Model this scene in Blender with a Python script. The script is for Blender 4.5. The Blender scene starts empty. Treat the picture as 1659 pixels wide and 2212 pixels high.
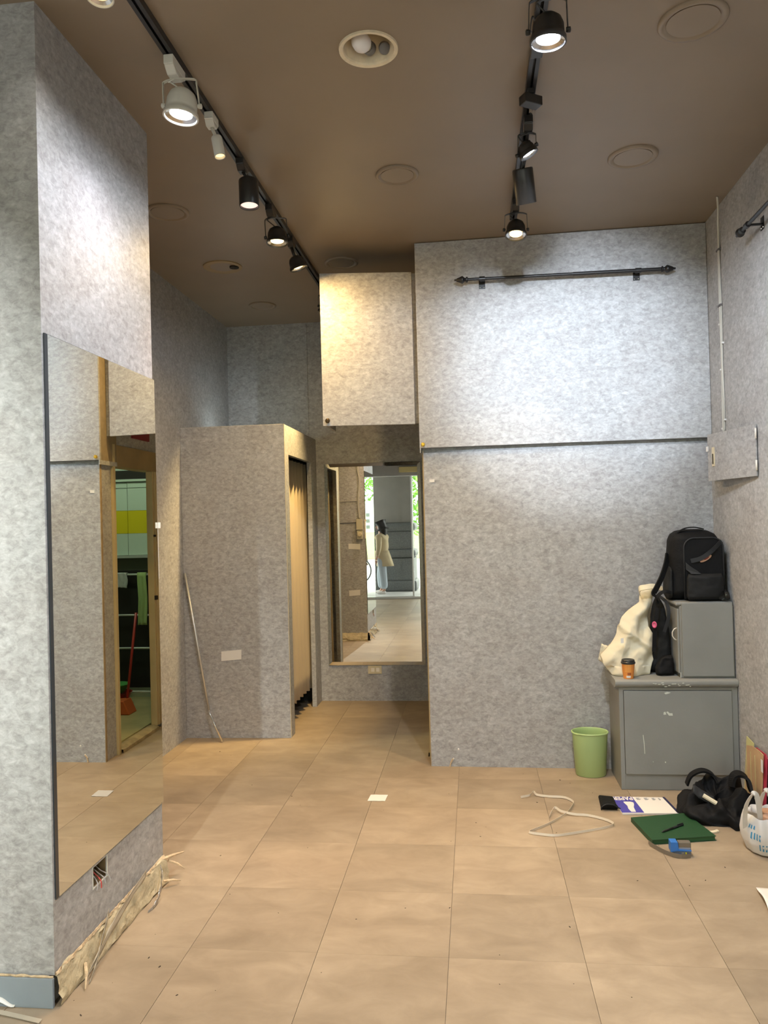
import bpy, bmesh, math, random
from mathutils import Vector, Matrix, noise
random.seed(7)
sc = bpy.context.scene
col = sc.collection
PI = math.pi

# ------------------------------------------------------------------ camera
cam_d = bpy.data.cameras.new('camera'); cam = bpy.data.objects.new('camera', cam_d); col.objects.link(cam)
yaw, pitch, roll = 0.1139, 0.0104, -0.0258
cy, sy, cp, sp = math.cos(yaw), math.sin(yaw), math.cos(pitch), math.sin(pitch)
Fv = Vector((-sy*cp, cy*cp, sp)); Rv = Vector((cy, sy, 0)); Uv = Rv.cross(Fv)
c_, s_ = math.cos(roll), math.sin(roll)
R2 = c_*Rv + s_*Uv; U2 = -s_*Rv + c_*Uv
m = Matrix.Identity(4)
for i in range(3):
    m[i][0] = R2[i]; m[i][1] = U2[i]; m[i][2] = -Fv[i]
m.translation = Vector((0, 0, 1.5)); cam.matrix_world = m
cam_d.sensor_fit = 'HORIZONTAL'; cam_d.sensor_width = 36; cam_d.lens = 36*1677.86/1659
cam_d.clip_start = 0.02; cam_d.clip_end = 400
sc.camera = cam

# ------------------------------------------------------------------ world, colour management
w = bpy.data.worlds.new('world'); sc.world = w; w.use_nodes = True
wn = w.node_tree; bg = wn.nodes['Background']
bg.inputs[0].default_value = (0.97, 1.0, 0.95, 1); bg.inputs[1].default_value = 6.0
sc.view_settings.view_transform = 'Standard'; sc.view_settings.look = 'None'
sc.view_settings.gamma = 1; sc.view_settings.exposure = 0.0
try: sc.view_settings.use_curve_mapping = False
except Exception: pass
sc.cycles.use_denoising = True
sc.cycles.sample_clamp_indirect = 4.0
sc.cycles.max_bounces = 10; sc.cycles.diffuse_bounces = 4; sc.cycles.glossy_bounces = 6; sc.cycles.transmission_bounces = 6
# sky portal in the open shop front (guides samples, gives no light of its own)
pd = bpy.data.lights.new('front_portal', 'AREA'); pd.shape = 'RECTANGLE'; pd.size = 4.0; pd.size_y = 2.35
pd.cycles.is_portal = True
po = bpy.data.objects.new('front_portal', pd); col.objects.link(po)
po.location = (-0.6, -1.9, 1.2); po.rotation_euler = (PI/2, 0, 0)

# lamp powers (W)
P_H, P_K, P_A, P_TL, P_N, P_X, P_O = 8, 155, 40, 2, 60, 1150, 13
P_B, P_C, P_D, P_E, P_F, P_G = 0.5, 7, 13, 14, 13, 380
COOL = (0.80, 0.88, 1.0); WARM = (1.0, 0.66, 0.26); PINK = (1.0, 0.74, 0.62)

# ------------------------------------------------------------------ materials
def mat(name, base, rough=0.6, metal=0.0, spec=0.5, alpha=None, trans=0.0, emit=None, estr=0.0, bump=0.0, bscale=60, var=0.0, vscale=12, coat=0.0, sheen=0.0):
    mt = bpy.data.materials.new(name); mt.use_nodes = True
    nt = mt.node_tree; b = nt.nodes['Principled BSDF']
    b.inputs['Base Color'].default_value = (*base, 1); b.inputs['Roughness'].default_value = rough
    b.inputs['Metallic'].default_value = metal; b.inputs['Specular IOR Level'].default_value = spec
    b.inputs['Transmission Weight'].default_value = trans
    b.inputs['Coat Weight'].default_value = coat; b.inputs['Sheen Weight'].default_value = sheen
    if alpha is not None: b.inputs['Alpha'].default_value = alpha
    if emit: b.inputs['Emission Color'].default_value = (*emit, 1); b.inputs['Emission Strength'].default_value = estr
    if bump or var:
        tc = nt.nodes.new('ShaderNodeTexCoord')
        if var:
            n = nt.nodes.new('ShaderNodeTexNoise'); n.inputs['Scale'].default_value = vscale; n.inputs['Detail'].default_value = 6
            nt.links.new(tc.outputs['Object'], n.inputs['Vector'])
            r = nt.nodes.new('ShaderNodeValToRGB'); e = r.color_ramp.elements
            e[0].position = 0.3; e[1].position = 0.7
            e[0].color = (*[c*(1-var) for c in base], 1); e[1].color = (*[min(1, c*(1+var)) for c in base], 1)
            nt.links.new(n.outputs['Fac'], r.inputs['Fac']); nt.links.new(r.outputs['Color'], b.inputs['Base Color'])
        if bump:
            n2 = nt.nodes.new('ShaderNodeTexNoise'); n2.inputs['Scale'].default_value = bscale; n2.inputs['Detail'].default_value = 4
            nt.links.new(tc.outputs['Object'], n2.inputs['Vector'])
            bp = nt.nodes.new('ShaderNodeBump'); bp.inputs['Strength'].default_value = bump; bp.inputs['Distance'].default_value = 0.01
            nt.links.new(n2.outputs['Fac'], bp.inputs['Height']); nt.links.new(bp.outputs['Normal'], b.inputs['Normal'])
    return mt

def wallpaper():
    mt = bpy.data.materials.new('concrete_wallpaper'); mt.use_nodes = True
    nt = mt.node_tree; L = nt.links; b = nt.nodes['Principled BSDF']
    tc = nt.nodes.new('ShaderNodeTexCoord')
    n1 = nt.nodes.new('ShaderNodeTexNoise'); n1.inputs['Scale'].default_value = 30; n1.inputs['Detail'].default_value = 9; n1.inputs['Roughness'].default_value = 0.75; n1.inputs['Distortion'].default_value = 0.5
    n2 = nt.nodes.new('ShaderNodeTexNoise'); n2.inputs['Scale'].default_value = 4.5; n2.inputs['Detail'].default_value = 5; n2.inputs['Distortion'].default_value = 0.4
    v = nt.nodes.new('ShaderNodeTexVoronoi'); v.inputs['Scale'].default_value = 34; v.feature = 'F1'
    mp = nt.nodes.new('ShaderNodeMapping'); mp.inputs['Scale'].default_value = (1, 1, 1.5)
    L.new(tc.outputs['Object'], mp.inputs['Vector'])
    for n in (n1, n2): L.new(mp.outputs['Vector'], n.inputs['Vector'])
    nw = nt.nodes.new('ShaderNodeTexNoise'); nw.inputs['Scale'].default_value = 22; nw.inputs['Detail'].default_value = 4
    L.new(mp.outputs['Vector'], nw.inputs['Vector'])
    vm = nt.nodes.new('ShaderNodeVectorMath'); vm.operation = 'MULTIPLY_ADD'; vm.inputs[1].default_value = (0.09, 0.09, 0.09)
    L.new(nw.outputs['Color'], vm.inputs[0]); L.new(mp.outputs['Vector'], vm.inputs[2]); L.new(vm.outputs[0], v.inputs['Vector'])
    r1 = nt.nodes.new('ShaderNodeValToRGB'); e = r1.color_ramp.elements
    e[0].position = 0.33; e[0].color = (0.265, 0.262, 0.255, 1); e[1].position = 0.63; e[1].color = (0.475, 0.475, 0.47, 1)
    x = r1.color_ramp.elements.new(0.47); x.color = (0.372, 0.367, 0.358, 1)
    L.new(n1.outputs['Fac'], r1.inputs['Fac'])
    r2 = nt.nodes.new('ShaderNodeValToRGB'); e = r2.color_ramp.elements
    e[0].position = 0.0; e[0].color = (1.10, 1.10, 1.10, 1); e[1].position = 0.6; e[1].color = (0.90, 0.90, 0.90, 1)
    L.new(v.outputs['Distance'], r2.inputs['Fac'])
    r3 = nt.nodes.new('ShaderNodeValToRGB'); e = r3.color_ramp.elements
    e[0].position = 0.3; e[0].color = (0.93, 0.91, 0.90, 1); e[1].position = 0.7; e[1].color = (1.05, 1.06, 1.07, 1)
    L.new(n2.outputs['Fac'], r3.inputs['Fac'])
    m1 = nt.nodes.new('ShaderNodeMixRGB'); m1.blend_type = 'MULTIPLY'; m1.inputs[0].default_value = 1
    m2 = nt.nodes.new('ShaderNodeMixRGB'); m2.blend_type = 'MULTIPLY'; m2.inputs[0].default_value = 1
    L.new(r1.outputs[0], m1.inputs[1]); L.new(r2.outputs[0], m1.inputs[2]); L.new(m1.outputs[0], m2.inputs[1]); L.new(r3.outputs[0], m2.inputs[2])
    L.new(m2.outputs[0], b.inputs['Base Color'])
    b.inputs['Roughness'].default_value = 0.5; b.inputs['Specular IOR Level'].default_value = 0.35
    bp = nt.nodes.new('ShaderNodeBump'); bp.inputs['Strength'].default_value = 0.10; bp.inputs['Distance'].default_value = 0.002
    L.new(n1.outputs['Fac'], bp.inputs['Height']); L.new(bp.outputs['Normal'], b.inputs['Normal'])
    return mt

def floor_tile_mat():
    mt = bpy.data.materials.new('vinyl_tile'); mt.use_nodes = True
    nt = mt.node_tree; L = nt.links; b = nt.nodes['Principled BSDF']
    tc = nt.nodes.new('ShaderNodeTexCoord'); oi = nt.nodes.new('ShaderNodeObjectInfo')
    geo = nt.nodes.new('ShaderNodeNewGeometry')
    mp = nt.nodes.new('ShaderNodeMapping'); mp.inputs['Scale'].default_value = (1, 1.6, 1)
    off = nt.nodes.new('ShaderNodeVectorMath'); off.operation = 'MULTIPLY_ADD'
    L.new(oi.outputs['Random'], off.inputs[0]); off.inputs[1].default_value = (30, 17, 5); L.new(geo.outputs['Position'], off.inputs[2])
    L.new(off.outputs[0], mp.inputs['Vector'])
    n1 = nt.nodes.new('ShaderNodeTexNoise'); n1.inputs['Scale'].default_value = 5; n1.inputs['Detail'].default_value = 9; n1.inputs['Roughness'].default_value = 0.62; n1.inputs['Distortion'].default_value = 0.5
    L.new(mp.outputs[0], n1.inputs['Vector'])
    r1 = nt.nodes.new('ShaderNodeValToRGB'); e = r1.color_ramp.elements
    e[0].position = 0.3; e[0].color = (0.285, 0.220, 0.148, 1); e[1].position = 0.7; e[1].color = (0.405, 0.32, 0.22, 1)
    L.new(n1.outputs['Fac'], r1.inputs['Fac'])
    mr = nt.nodes.new('ShaderNodeMapRange'); mr.inputs['To Min'].default_value = 0.87; mr.inputs['To Max'].default_value = 1.07
    L.new(oi.outputs['Random'], mr.inputs['Value'])
    m1 = nt.nodes.new('ShaderNodeVectorMath'); m1.operation = 'SCALE'
    L.new(r1.outputs[0], m1.inputs[0]); L.new(mr.outputs[0], m1.inputs['Scale'])
    # dirt freckles
    n3 = nt.nodes.new('ShaderNodeTexNoise'); n3.inputs['Scale'].default_value = 2.2; n3.inputs['Detail'].default_value = 3
    L.new(geo.outputs['Position'], n3.inputs['Vector'])
    r3 = nt.nodes.new('ShaderNodeValToRGB'); e = r3.color_ramp.elements; e[0].position = 0.3; e[0].color = (0.9, 0.88, 0.86, 1); e[1].position = 0.65; e[1].color = (1.03, 1.03, 1.03, 1)
    L.new(n3.outputs['Fac'], r3.inputs['Fac'])
    m2 = nt.nodes.new('ShaderNodeMixRGB'); m2.blend_type = 'MULTIPLY'; m2.inputs[0].default_value = 1
    L.new(m1.outputs[0], m2.inputs[1]); L.new(r3.outputs[0], m2.inputs[2])
    L.new(m2.outputs[0], b.inputs['Base Color'])
    rr = nt.nodes.new('ShaderNodeMapRange'); rr.inputs['To Min'].default_value = 0.42; rr.inputs['To Max'].default_value = 0.6
    L.new(n1.outputs['Fac'], rr.inputs['Value']); L.new(rr.outputs[0], b.inputs['Roughness'])
    b.inputs['Specular IOR Level'].default_value = 0.35
    return mt

def painted_metal(name, base):
    """grey cabinet paint with wear and smudges"""
    mt = mat(name, base, rough=0.5, var=0.09, vscale=3.0, bump=0.08, bscale=30)
    return mt

WP = wallpaper()
TILE = floor_tile_mat()
M = dict(
    grout=mat('dark_joint', (0.14, 0.11, 0.08), 0.9),
    ceil=mat('brown_ceiling_paint', (0.255, 0.195, 0.135), 0.42, spec=0.4, var=0.05, vscale=2.5),
    ply=mat('raw_plywood_edge', (0.36, 0.26, 0.145), 0.7, var=0.15, vscale=25),
    plydull=mat('dull_plywood', (0.25, 0.195, 0.12), 0.75, var=0.12, vscale=20),
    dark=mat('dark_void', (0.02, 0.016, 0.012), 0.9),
    black=mat('black_track_metal', (0.012, 0.011, 0.011), 0.38),
    blacklamp=mat('black_lamp_metal', (0.02, 0.018, 0.016), 0.35),
    whitelamp=mat('white_lamp_enamel', (0.68, 0.66, 0.58), 0.4),
    chrome=mat('chrome', (0.75, 0.75, 0.75), 0.12, metal=1),
    steel=mat('brushed_steel', (0.72, 0.72, 0.70), 0.38, metal=0.8),
    mirror=mat('mirror_silver', (0.90, 0.92, 0.88), 0.0, metal=1),
    mirror_edge=mat('dark_mirror_edge', (0.025, 0.03, 0.035), 0.15),
    cool=mat('cool_led_lens', (0.8, 0.85, 0.9), 0.3, emit=COOL, estr=14),
    warm=mat('warm_led_lens', (0.9, 0.8, 0.5), 0.3, emit=(1.0, 0.72, 0.30), estr=5),
    pink=mat('halogen_lens', (0.8, 0.7, 0.7), 0.3, emit=(1.0, 0.72, 0.62), estr=1.1),
    dim=mat('dim_warm_lens', (0.9, 0.7, 0.4), 0.3, emit=(1.0, 0.72, 0.35), estr=1.6),
    reflector=mat('lamp_reflector', (0.8, 0.8, 0.82), 0.18, metal=1),
    cream=mat('cream_plastic', (0.60, 0.52, 0.34), 0.45, var=0.12, vscale=14),
    canrim=mat('aged_white_can', (0.80, 0.68, 0.48), 0.5, var=0.15, vscale=20),
    frost=mat('frosted_bulb', (0.88, 0.84, 0.82), 0.35),
    ceramic=mat('grey_socket', (0.16, 0.15, 0.14), 0.5),
    cable=mat('grey_white_cable', (0.50, 0.48, 0.42), 0.5),
    cablegrey=mat('grey_clip', (0.12, 0.11, 0.11), 0.6),
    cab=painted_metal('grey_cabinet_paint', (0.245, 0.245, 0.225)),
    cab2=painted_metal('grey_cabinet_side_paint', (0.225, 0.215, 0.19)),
    chip=mat('chipped_pale_undercoat', (0.62, 0.63, 0.55), 0.7),
    beige=mat('cream_door_paint', (0.50, 0.40, 0.21), 0.45, var=0.08, vscale=5),
    tan=mat('tan_board', (0.30, 0.21, 0.10), 0.55, var=0.12, vscale=6),
    red=mat('dark_red_board', (0.22, 0.015, 0.02), 0.5),
    curtain=mat('beige_curtain_cloth', (0.50, 0.40, 0.26), 0.85, bump=0.2, bscale=250, sheen=0.3),
    paper=mat('white_paper', (0.72, 0.70, 0.66), 0.7),
    papercream=mat('off_white_paper', (0.78, 0.74, 0.68), 0.75),
    green=mat('light_green_plastic', (0.42, 0.56, 0.24), 0.4),
    canvas=mat('cream_canvas', (0.68, 0.62, 0.46), 0.85, bump=0.15, bscale=300),
    canvas_in=mat('cream_canvas_lining', (0.52, 0.46, 0.33), 0.9),
    blackcloth=mat('black_nylon', (0.0045, 0.0045, 0.005), 0.75, spec=0.25, bump=0.3, bscale=40, var=0.3, vscale=10),
    blackcloth2=mat('charcoal_nylon', (0.013, 0.0135, 0.014), 0.7, spec=0.25, bump=0.4, bscale=22, var=0.3, vscale=9),
    blacktrim=mat('black_piping', (0.02, 0.021, 0.023), 0.6, spec=0.3),
    patch=mat('tan_leather_patch', (0.46, 0.26, 0.16), 0.6),
    patchred=mat('dark_red_print', (0.22, 0.03, 0.02), 0.6),
    pinkp=mat('pink_plastic', (0.60, 0.10, 0.22), 0.4),
    cup=mat('orange_paper_cup', (0.72, 0.26, 0.05), 0.45),
    cupprint=mat('dark_orange_print', (0.85, 0.50, 0.12), 0.5),
    cuplid=mat('black_plastic_lid', (0.02, 0.02, 0.02), 0.35),
    clear=mat('clear_plastic', (0.92, 0.94, 0.95), 0.05, trans=1.0),
    gnote=mat('dark_green_cover', (0.012, 0.058, 0.018), 0.55, bump=0.1, bscale=200),
    pages=mat('page_block', (0.03, 0.10, 0.035), 0.8),
    blue=mat('violet_blue_print', (0.075, 0.065, 0.36), 0.45),
    navy=mat('navy_spine', (0.02, 0.02, 0.07), 0.5),
    tapeblue=mat('blue_plastic', (0.03, 0.16, 0.50), 0.4),
    tapegrey=mat('grey_blue_plastic', (0.16, 0.19, 0.25), 0.5),
    tapeyellow=mat('yellow_print', (0.75, 0.70, 0.03), 0.5),
    tapeblade=mat('olive_grey_blade', (0.20, 0.17, 0.13), 0.35, metal=0.3),
    cardboard=mat('brown_cardboard', (0.46, 0.30, 0.16), 0.75, var=0.12, vscale=12),
    redpaper=mat('red_cover', (0.40, 0.03, 0.06), 0.5),
    yelgreen=mat('pale_yellow_green_card', (0.50, 0.48, 0.22), 0.7),
    ribbon=mat('pale_plastic_strap', (0.66, 0.58, 0.46), 0.3),
    skirt=mat('blue_grey_skirting', (0.24, 0.28, 0.31), 0.55, var=0.06, vscale=8),
    rubble=mat('cream_broken_board', (0.50, 0.42, 0.27), 0.85, bump=0.6, bscale=50, var=0.25, vscale=18),
    torn=mat('torn_ply', (0.56, 0.42, 0.26), 0.9, bump=0.5, bscale=120, var=0.3, vscale=40),
    film=mat('dusty_plastic_film', (0.48, 0.42, 0.32), 0.25, alpha=0.75),
    foil=mat('crumpled_foil', (0.6, 0.6, 0.62), 0.2, metal=0.9, bump=0.8, bscale=60),
    dirt=mat('dark_crumb', (0.05, 0.035, 0.025), 0.9),
    bagfilm=None, bagblue=mat('blue_bag_print', (0.05, 0.25, 0.42), 0.5),
    panelw=mat('pale_green_wall_panel', (0.50, 0.58, 0.48), 0.3),
    panely=mat('yellow_wall_panel', (0.62, 0.50, 0.01), 0.35),
    backgreen=mat('dark_green_back_board', (0.07, 0.075, 0.045), 0.6),
    rackblack=mat('black_rack_back', (0.012, 0.009, 0.006), 0.5),
    towelw=mat('grey_white_towel', (0.50, 0.50, 0.47), 0.95, bump=0.5, bscale=150),
    towelg=mat('light_green_towel', (0.40, 0.52, 0.20), 0.95, bump=0.5, bscale=150),
    redpl=mat('red_plastic', (0.40, 0.03, 0.02), 0.4), orangepl=mat('orange_plastic', (0.60, 0.14, 0.04), 0.4),
    greenpl=mat('green_plastic', (0.06, 0.30, 0.07), 0.4),
    backfloor=mat('yellowish_tile_floor', (0.42, 0.38, 0.20), 0.35, var=0.15, vscale=6),
    sill=mat('weathered_sill', (0.34, 0.26, 0.14), 0.8, bump=0.5, bscale=40, var=0.35, vscale=14),
    pave=mat('pale_pavement', (0.62, 0.62, 0.60), 0.8, var=0.08, vscale=2),
    granite=mat('grey_granite', (0.13, 0.14, 0.135), 0.55, var=0.35, vscale=90),
    plaster=mat('pillar_plaster', (0.22, 0.21, 0.185), 0.7, var=0.06, vscale=4),
    beam=mat('concrete_beam', (0.36, 0.35, 0.33), 0.7),
    lightbox=mat('yellowish_sign_box', (0.60, 0.50, 0.22), 0.5),
    alu=mat('pale_aluminium', (0.62, 0.63, 0.62), 0.35, metal=0.6),
    housew=mat('white_house_wall', (0.72, 0.72, 0.68), 0.8), roof=mat('white_roof', (0.85, 0.85, 0.82), 0.7),
    pane=mat('dark_window_pane', (0.10, 0.12, 0.12), 0.2),
    leaf=mat('tree_leaf', (0.16, 0.38, 0.04), 0.5, var=0.5, vscale=6), bark=mat('bark', (0.09, 0.06, 0.04), 0.9),
    grass=mat('grass', (0.30, 0.42, 0.10), 0.9, var=0.3, vscale=8),
    tyre=mat('tyre_rubber', (0.02, 0.02, 0.02), 0.8), bikeframe=mat('bicycle_paint', (0.10, 0.02, 0.03), 0.4),
    skin=mat('skin', (0.55, 0.33, 0.23), 0.55), hair=mat('black_hair', (0.012, 0.010, 0.009), 0.5),
    jacket=mat('beige_jacket_cloth', (0.60, 0.50, 0.32), 0.85, bump=0.3, bscale=30), jeans=mat('light_blue_denim', (0.48, 0.56, 0.62), 0.85, bump=0.3, bscale=40),
    shoe=mat('white_shoe', (0.72, 0.70, 0.66), 0.6),
    bluetape=mat('blue_grey_glass_edge', (0.22, 0.30, 0.30), 0.15),
    masktape=mat('white_tape', (0.78, 0.72, 0.62), 0.5),
    brass=mat('yellow_brass', (0.75, 0.50, 0.06), 0.3, metal=0.7), knobdark=mat('dark_brass_knob', (0.09, 0.06, 0.03), 0.35, metal=0.6),
    socketin=mat('brown_box_inside', (0.16, 0.11, 0.05), 0.8, var=0.3, vscale=40),
    wirered=mat('red_wire', (0.40, 0.04, 0.03), 0.5), wiregrey=mat('grey_wire', (0.30, 0.28, 0.26), 0.5),
    tube=mat('led_tube', (0.9, 0.95, 0.95), 0.4, emit=(0.80, 0.95, 1.0), estr=3.0),
    tubeg=mat('green_white_tube', (0.9, 0.95, 0.9), 0.4, emit=(0.80, 1.0, 0.78), estr=6.0),
    box=mat('cream_switch_box', (0.50, 0.46, 0.33), 0.5),
)
# translucent carrier-bag film
bf = bpy.data.materials.new('white_bag_film'); bf.use_nodes = True
nt = bf.node_tree; b = nt.nodes['Principled BSDF']; b.inputs['Base Color'].default_value = (0.82, 0.80, 0.76, 1); b.inputs['Roughness'].default_value = 0.35
tl = nt.nodes.new('ShaderNodeBsdfTranslucent'); tl.inputs[0].default_value = (0.8, 0.76, 0.70, 1)
mx = nt.nodes.new('ShaderNodeMixShader'); mx.inputs[0].default_value = 0.3
nt.links.new(b.outputs[0], mx.inputs[1]); nt.links.new(tl.outputs[0], mx.inputs[2]); nt.links.new(mx.outputs[0], nt.nodes['Material Output'].inputs[0])
M['bagfilm'] = bf

# ------------------------------------------------------------------ mesh helpers
class MB:
    def __init__(s): s.v = []; s.f = []; s.mi = []; s.cur = 0
    def add(s, vs, fs):
        o = len(s.v); s.v += [tuple(p) for p in vs]
        s.f += [tuple(i+o for i in f) for f in fs]; s.mi += [s.cur]*len(fs); return s
    def box(s, x0, x1, y0, y1, z0, z1):
        x0, x1 = min(x0, x1), max(x0, x1); y0, y1 = min(y0, y1), max(y0, y1); z0, z1 = min(z0, z1), max(z0, z1)
        return s.add([(x0,y0,z0),(x1,y0,z0),(x1,y1,z0),(x0,y1,z0),(x0,y0,z1),(x1,y0,z1),(x1,y1,z1),(x0,y1,z1)],
                     [(0,3,2,1),(4,5,6,7),(0,1,5,4),(1,2,6,5),(2,3,7,6),(3,0,4,7)])
    def prism(s, pts, z0, z1):
        """polygon (x,y) counter-clockwise extruded in z"""
        n = len(pts)
        return s.add([(x,y,z0) for x,y in pts]+[(x,y,z1) for x,y in pts],
                     [tuple(reversed(range(n))), tuple(range(n, 2*n))]+[(i,(i+1)%n,(i+1)%n+n,i+n) for i in range(n)])
    def extr(s, pts, d):
        """closed polygon of 3-D points extruded by vector d"""
        n = len(pts); d = Vector(d)
        return s.add([Vector(p) for p in pts]+[Vector(p)+d for p in pts],
                     [tuple(reversed(range(n))), tuple(range(n, 2*n))]+[(i,(i+1)%n,(i+1)%n+n,i+n) for i in range(n)])
    def obox(s, c, ax, ay, az):
        """box from centre and three half-axis vectors"""
        c, ax, ay, az = Vector(c), Vector(ax), Vector(ay), Vector(az)
        vs = [c+sx*ax+sy_*ay+sz*az for sz in (-1,1) for sx, sy_ in ((-1,-1),(1,-1),(1,1),(-1,1))]
        return s.add(vs, [(0,3,2,1),(4,5,6,7),(0,1,5,4),(1,2,6,5),(2,3,7,6),(3,0,4,7)])
    def rings(s, rs, cap=True, closed=False):
        n = len(rs[0]); vs = [p for r in rs for p in r]; fs = []
        k = len(rs)
        for a in range(k if closed else k-1):
            b_ = (a+1) % k
            for i in range(n): fs.append((a*n+i, a*n+(i+1)%n, b_*n+(i+1)%n, b_*n+i))
        if cap and not closed: fs.append(tuple(reversed(range(n)))); fs.append(tuple((k-1)*n+i for i in range(n)))
        return s.add(vs, fs)
    def tube(s, pts, r, n=8, cap=True, closed=False):
        pts = [Vector(p) for p in pts]; rs = []
        rr = r if isinstance(r, (list, tuple)) else [r]*len(pts)
        up = None
        for i, p in enumerate(pts):
            if closed: t = pts[(i+1) % len(pts)]-pts[i-1]
            else: t = pts[min(i+1, len(pts)-1)]-pts[max(i-1, 0)]
            t = t.normalized() if t.length > 1e-9 else Vector((0,0,1))
            if up is None:
                up = Vector((0,0,1)) if abs(t.z) < 0.9 else Vector((1,0,0))
            a = up - t*up.dot(t); a.normalize(); up = a; b_ = t.cross(a)
            rs.append([p+rr[i]*(math.cos(2*PI*k/n)*a+math.sin(2*PI*k/n)*b_) for k in range(n)])
        return s.rings(rs, cap, closed)
    def lathe(s, prof, c=(0,0,0), axis=(0,0,1), n=32, cap=True, sx=1.0, syy=1.0):
        """profile [(radius, height)] around an axis through c"""
        ax = Vector(axis).normalized(); a = Vector((1,0,0)) if abs(ax.x) < 0.9 else Vector((0,1,0))
        a = (a-ax*a.dot(ax)).normalized(); b_ = ax.cross(a); c = Vector(c)
        rs = [[c+ax*h+r*(sx*math.cos(2*PI*k/n)*a+syy*math.sin(2*PI*k/n)*b_) for k in range(n)] for r, h in prof]
        return s.rings(rs, cap)
    def grid(s, f, nu, nv, closeu=False):
        vs = [f(i/(nu if closeu else nu-1), j/(nv-1)) for j in range(nv) for i in range(nu)]
        fs = []
        for j in range(nv-1):
            for i in range(nu if closeu else nu-1):
                fs.append((j*nu+i, j*nu+(i+1)%nu, (j+1)*nu+(i+1)%nu, (j+1)*nu+i))
        return s.add(vs, fs)
    def build(s, name, mats, parent=None, smooth=False, bevel=0, solid=0, sub=0, recalc=True):
        me = bpy.data.meshes.new(name); me.from_pydata(s.v, [], s.f)
        if not isinstance(mats, (list, tuple)): mats = [mats]
        for mm in mats: me.materials.append(mm)
        for i, p in enumerate(me.polygons): p.material_index = s.mi[i]; p.use_smooth = smooth
        me.validate(); me.update()
        if recalc:
            bm = bmesh.new(); bm.from_mesh(me); bmesh.ops.recalc_face_normals(bm, faces=bm.faces); bm.to_mesh(me); bm.free()
        o = bpy.data.objects.new(name, me); col.objects.link(o)
        if parent is not None: o.parent = parent; 
        if parent is not None: o.matrix_parent_inverse = Matrix.Translation(parent.location).inverted()
        if bevel:
            md = o.modifiers.new('bevel', 'BEVEL'); md.width = bevel; md.segments = 2; md.limit_method = 'ANGLE'
        if solid:
            md = o.modifiers.new('solid', 'SOLIDIFY'); md.thickness = solid; md.offset = 0
        if sub:
            md = o.modifiers.new('sub', 'SUBSURF'); md.levels = sub; md.render_levels = sub
        if smooth and bevel:
            md = o.modifiers.new('wn', 'WEIGHTED_NORMAL')
        return o
def smooth_by_angle(o, ang=40):
    me = o.data
    for p in me.polygons: p.use_smooth = True
    try: me.set_sharp_from_angle(angle=math.radians(ang))
    except Exception: pass
    return o
def thing(name, label, cat, loc, group=None):
    o = bpy.data.objects.new(name, None); col.objects.link(o); o.location = loc
    o.empty_display_size = 0.05
    o['label'] = label; o['category'] = cat
    if group: o['group'] = group
    return o
def tag(o, label, cat, group=None):
    o['label'] = label; o['category'] = cat
    if group: o['group'] = group
    return o
def struct(o): o['kind'] = 'structure'; return o
def stuff(o): o['kind'] = 'stuff'; return o
def nz(x, y, z, s=1.0): return noise.noise(Vector((x*s, y*s, z*s)))
def smoothpath(pts, k=6):
    pts = [Vector(p) for p in pts]; out = []
    for i in range(len(pts)-1):
        p0, p1, p2, p3 = pts[max(i-1,0)], pts[i], pts[i+1], pts[min(i+2,len(pts)-1)]
        for j in range(k):
            t = j/k; out.append(0.5*((2*p1)+(-p0+p2)*t+(2*p0-5*p1+4*p2-p3)*t*t+(-p0+3*p1-3*p2+p3)*t**3))
    out.append(pts[-1]); return out

ZC = 3.179
XR = 1.385; XL = -2.044; XC = -1.343; YB = 4.706; YD = 6.418; XE = -0.290
def yb(x): return YB-0.0152*(x-XE)

# ================================================================== SETTING
fl = MB(); fl.box(-2.9, 1.7, -2.0, 6.7, -0.08, -0.004)
floor = struct(fl.build('floor', M['grout']))
T = 0.4575; x0 = 0.335; y0 = 3.130; nt_ = 0
tile_meshes = {}
def tile_mesh(wd, hd):
    k = (round(wd, 3), round(hd, 3))
    if k not in tile_meshes:
        b_ = MB(); b_.box(0, k[0], 0, k[1], -0.0035, 0)
        me = bpy.data.meshes.new('tile'); me.from_pydata(b_.v, [], b_.f); me.materials.append(TILE); tile_meshes[k] = me
    return tile_meshes[k]
g = 0.0009; gy = 0.0003
for i in range(-7, 4):
    for j in range(-12, 9):
        xa, xb = x0+i*T, x0+(i+1)*T; ya, yb_ = y0+j*T, y0+(j+1)*T
        xa, xb = max(xa, XL-0.5), min(xb, XR+0.01); ya, yb_ = max(ya, -1.95), min(yb_, YD+0.01)
        if xb-xa < 0.02 or yb_-ya < 0.02: continue
        if yb_ < 3.2 and ya > 2.32 and xb < -1.36: continue
        if ya > 4.75 and xa > XE: continue
        if xb > XE and yb_ > 5.0: xb = min(xb, XE)
        if xb-xa < 0.02: continue
        o = bpy.data.objects.new('tile', tile_mesh(xb-xa-2*g, yb_-ya-2*gy)); col.objects.link(o)
        o.location = (xa+g, ya+gy, 0); o.parent = floor; nt_ += 1

ce = MB(); ce.box(-2.9, 1.7, -2.2, 6.7, ZC, ZC+0.12)
ceiling = struct(ce.build('ceiling', M['ceil']))

# right wall, rear wall, alcove left wall
struct(MB().box(XR, XR+0.12, -2.2, 4.9, 0, ZC).build('wall_right', WP))
struct(MB().box(XL-0.1, XE+0.12, YD, YD+0.1, 0, ZC).build('wall_rear', WP))
struct(MB().box(XL-0.1, XL, 3.0, YD, 0, ZC).build('wall_alcove', WP))
struct(MB().box(-2.9, -2.8, -2.2, 3.2, 0, ZC).build('wall_left', WP))
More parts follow.
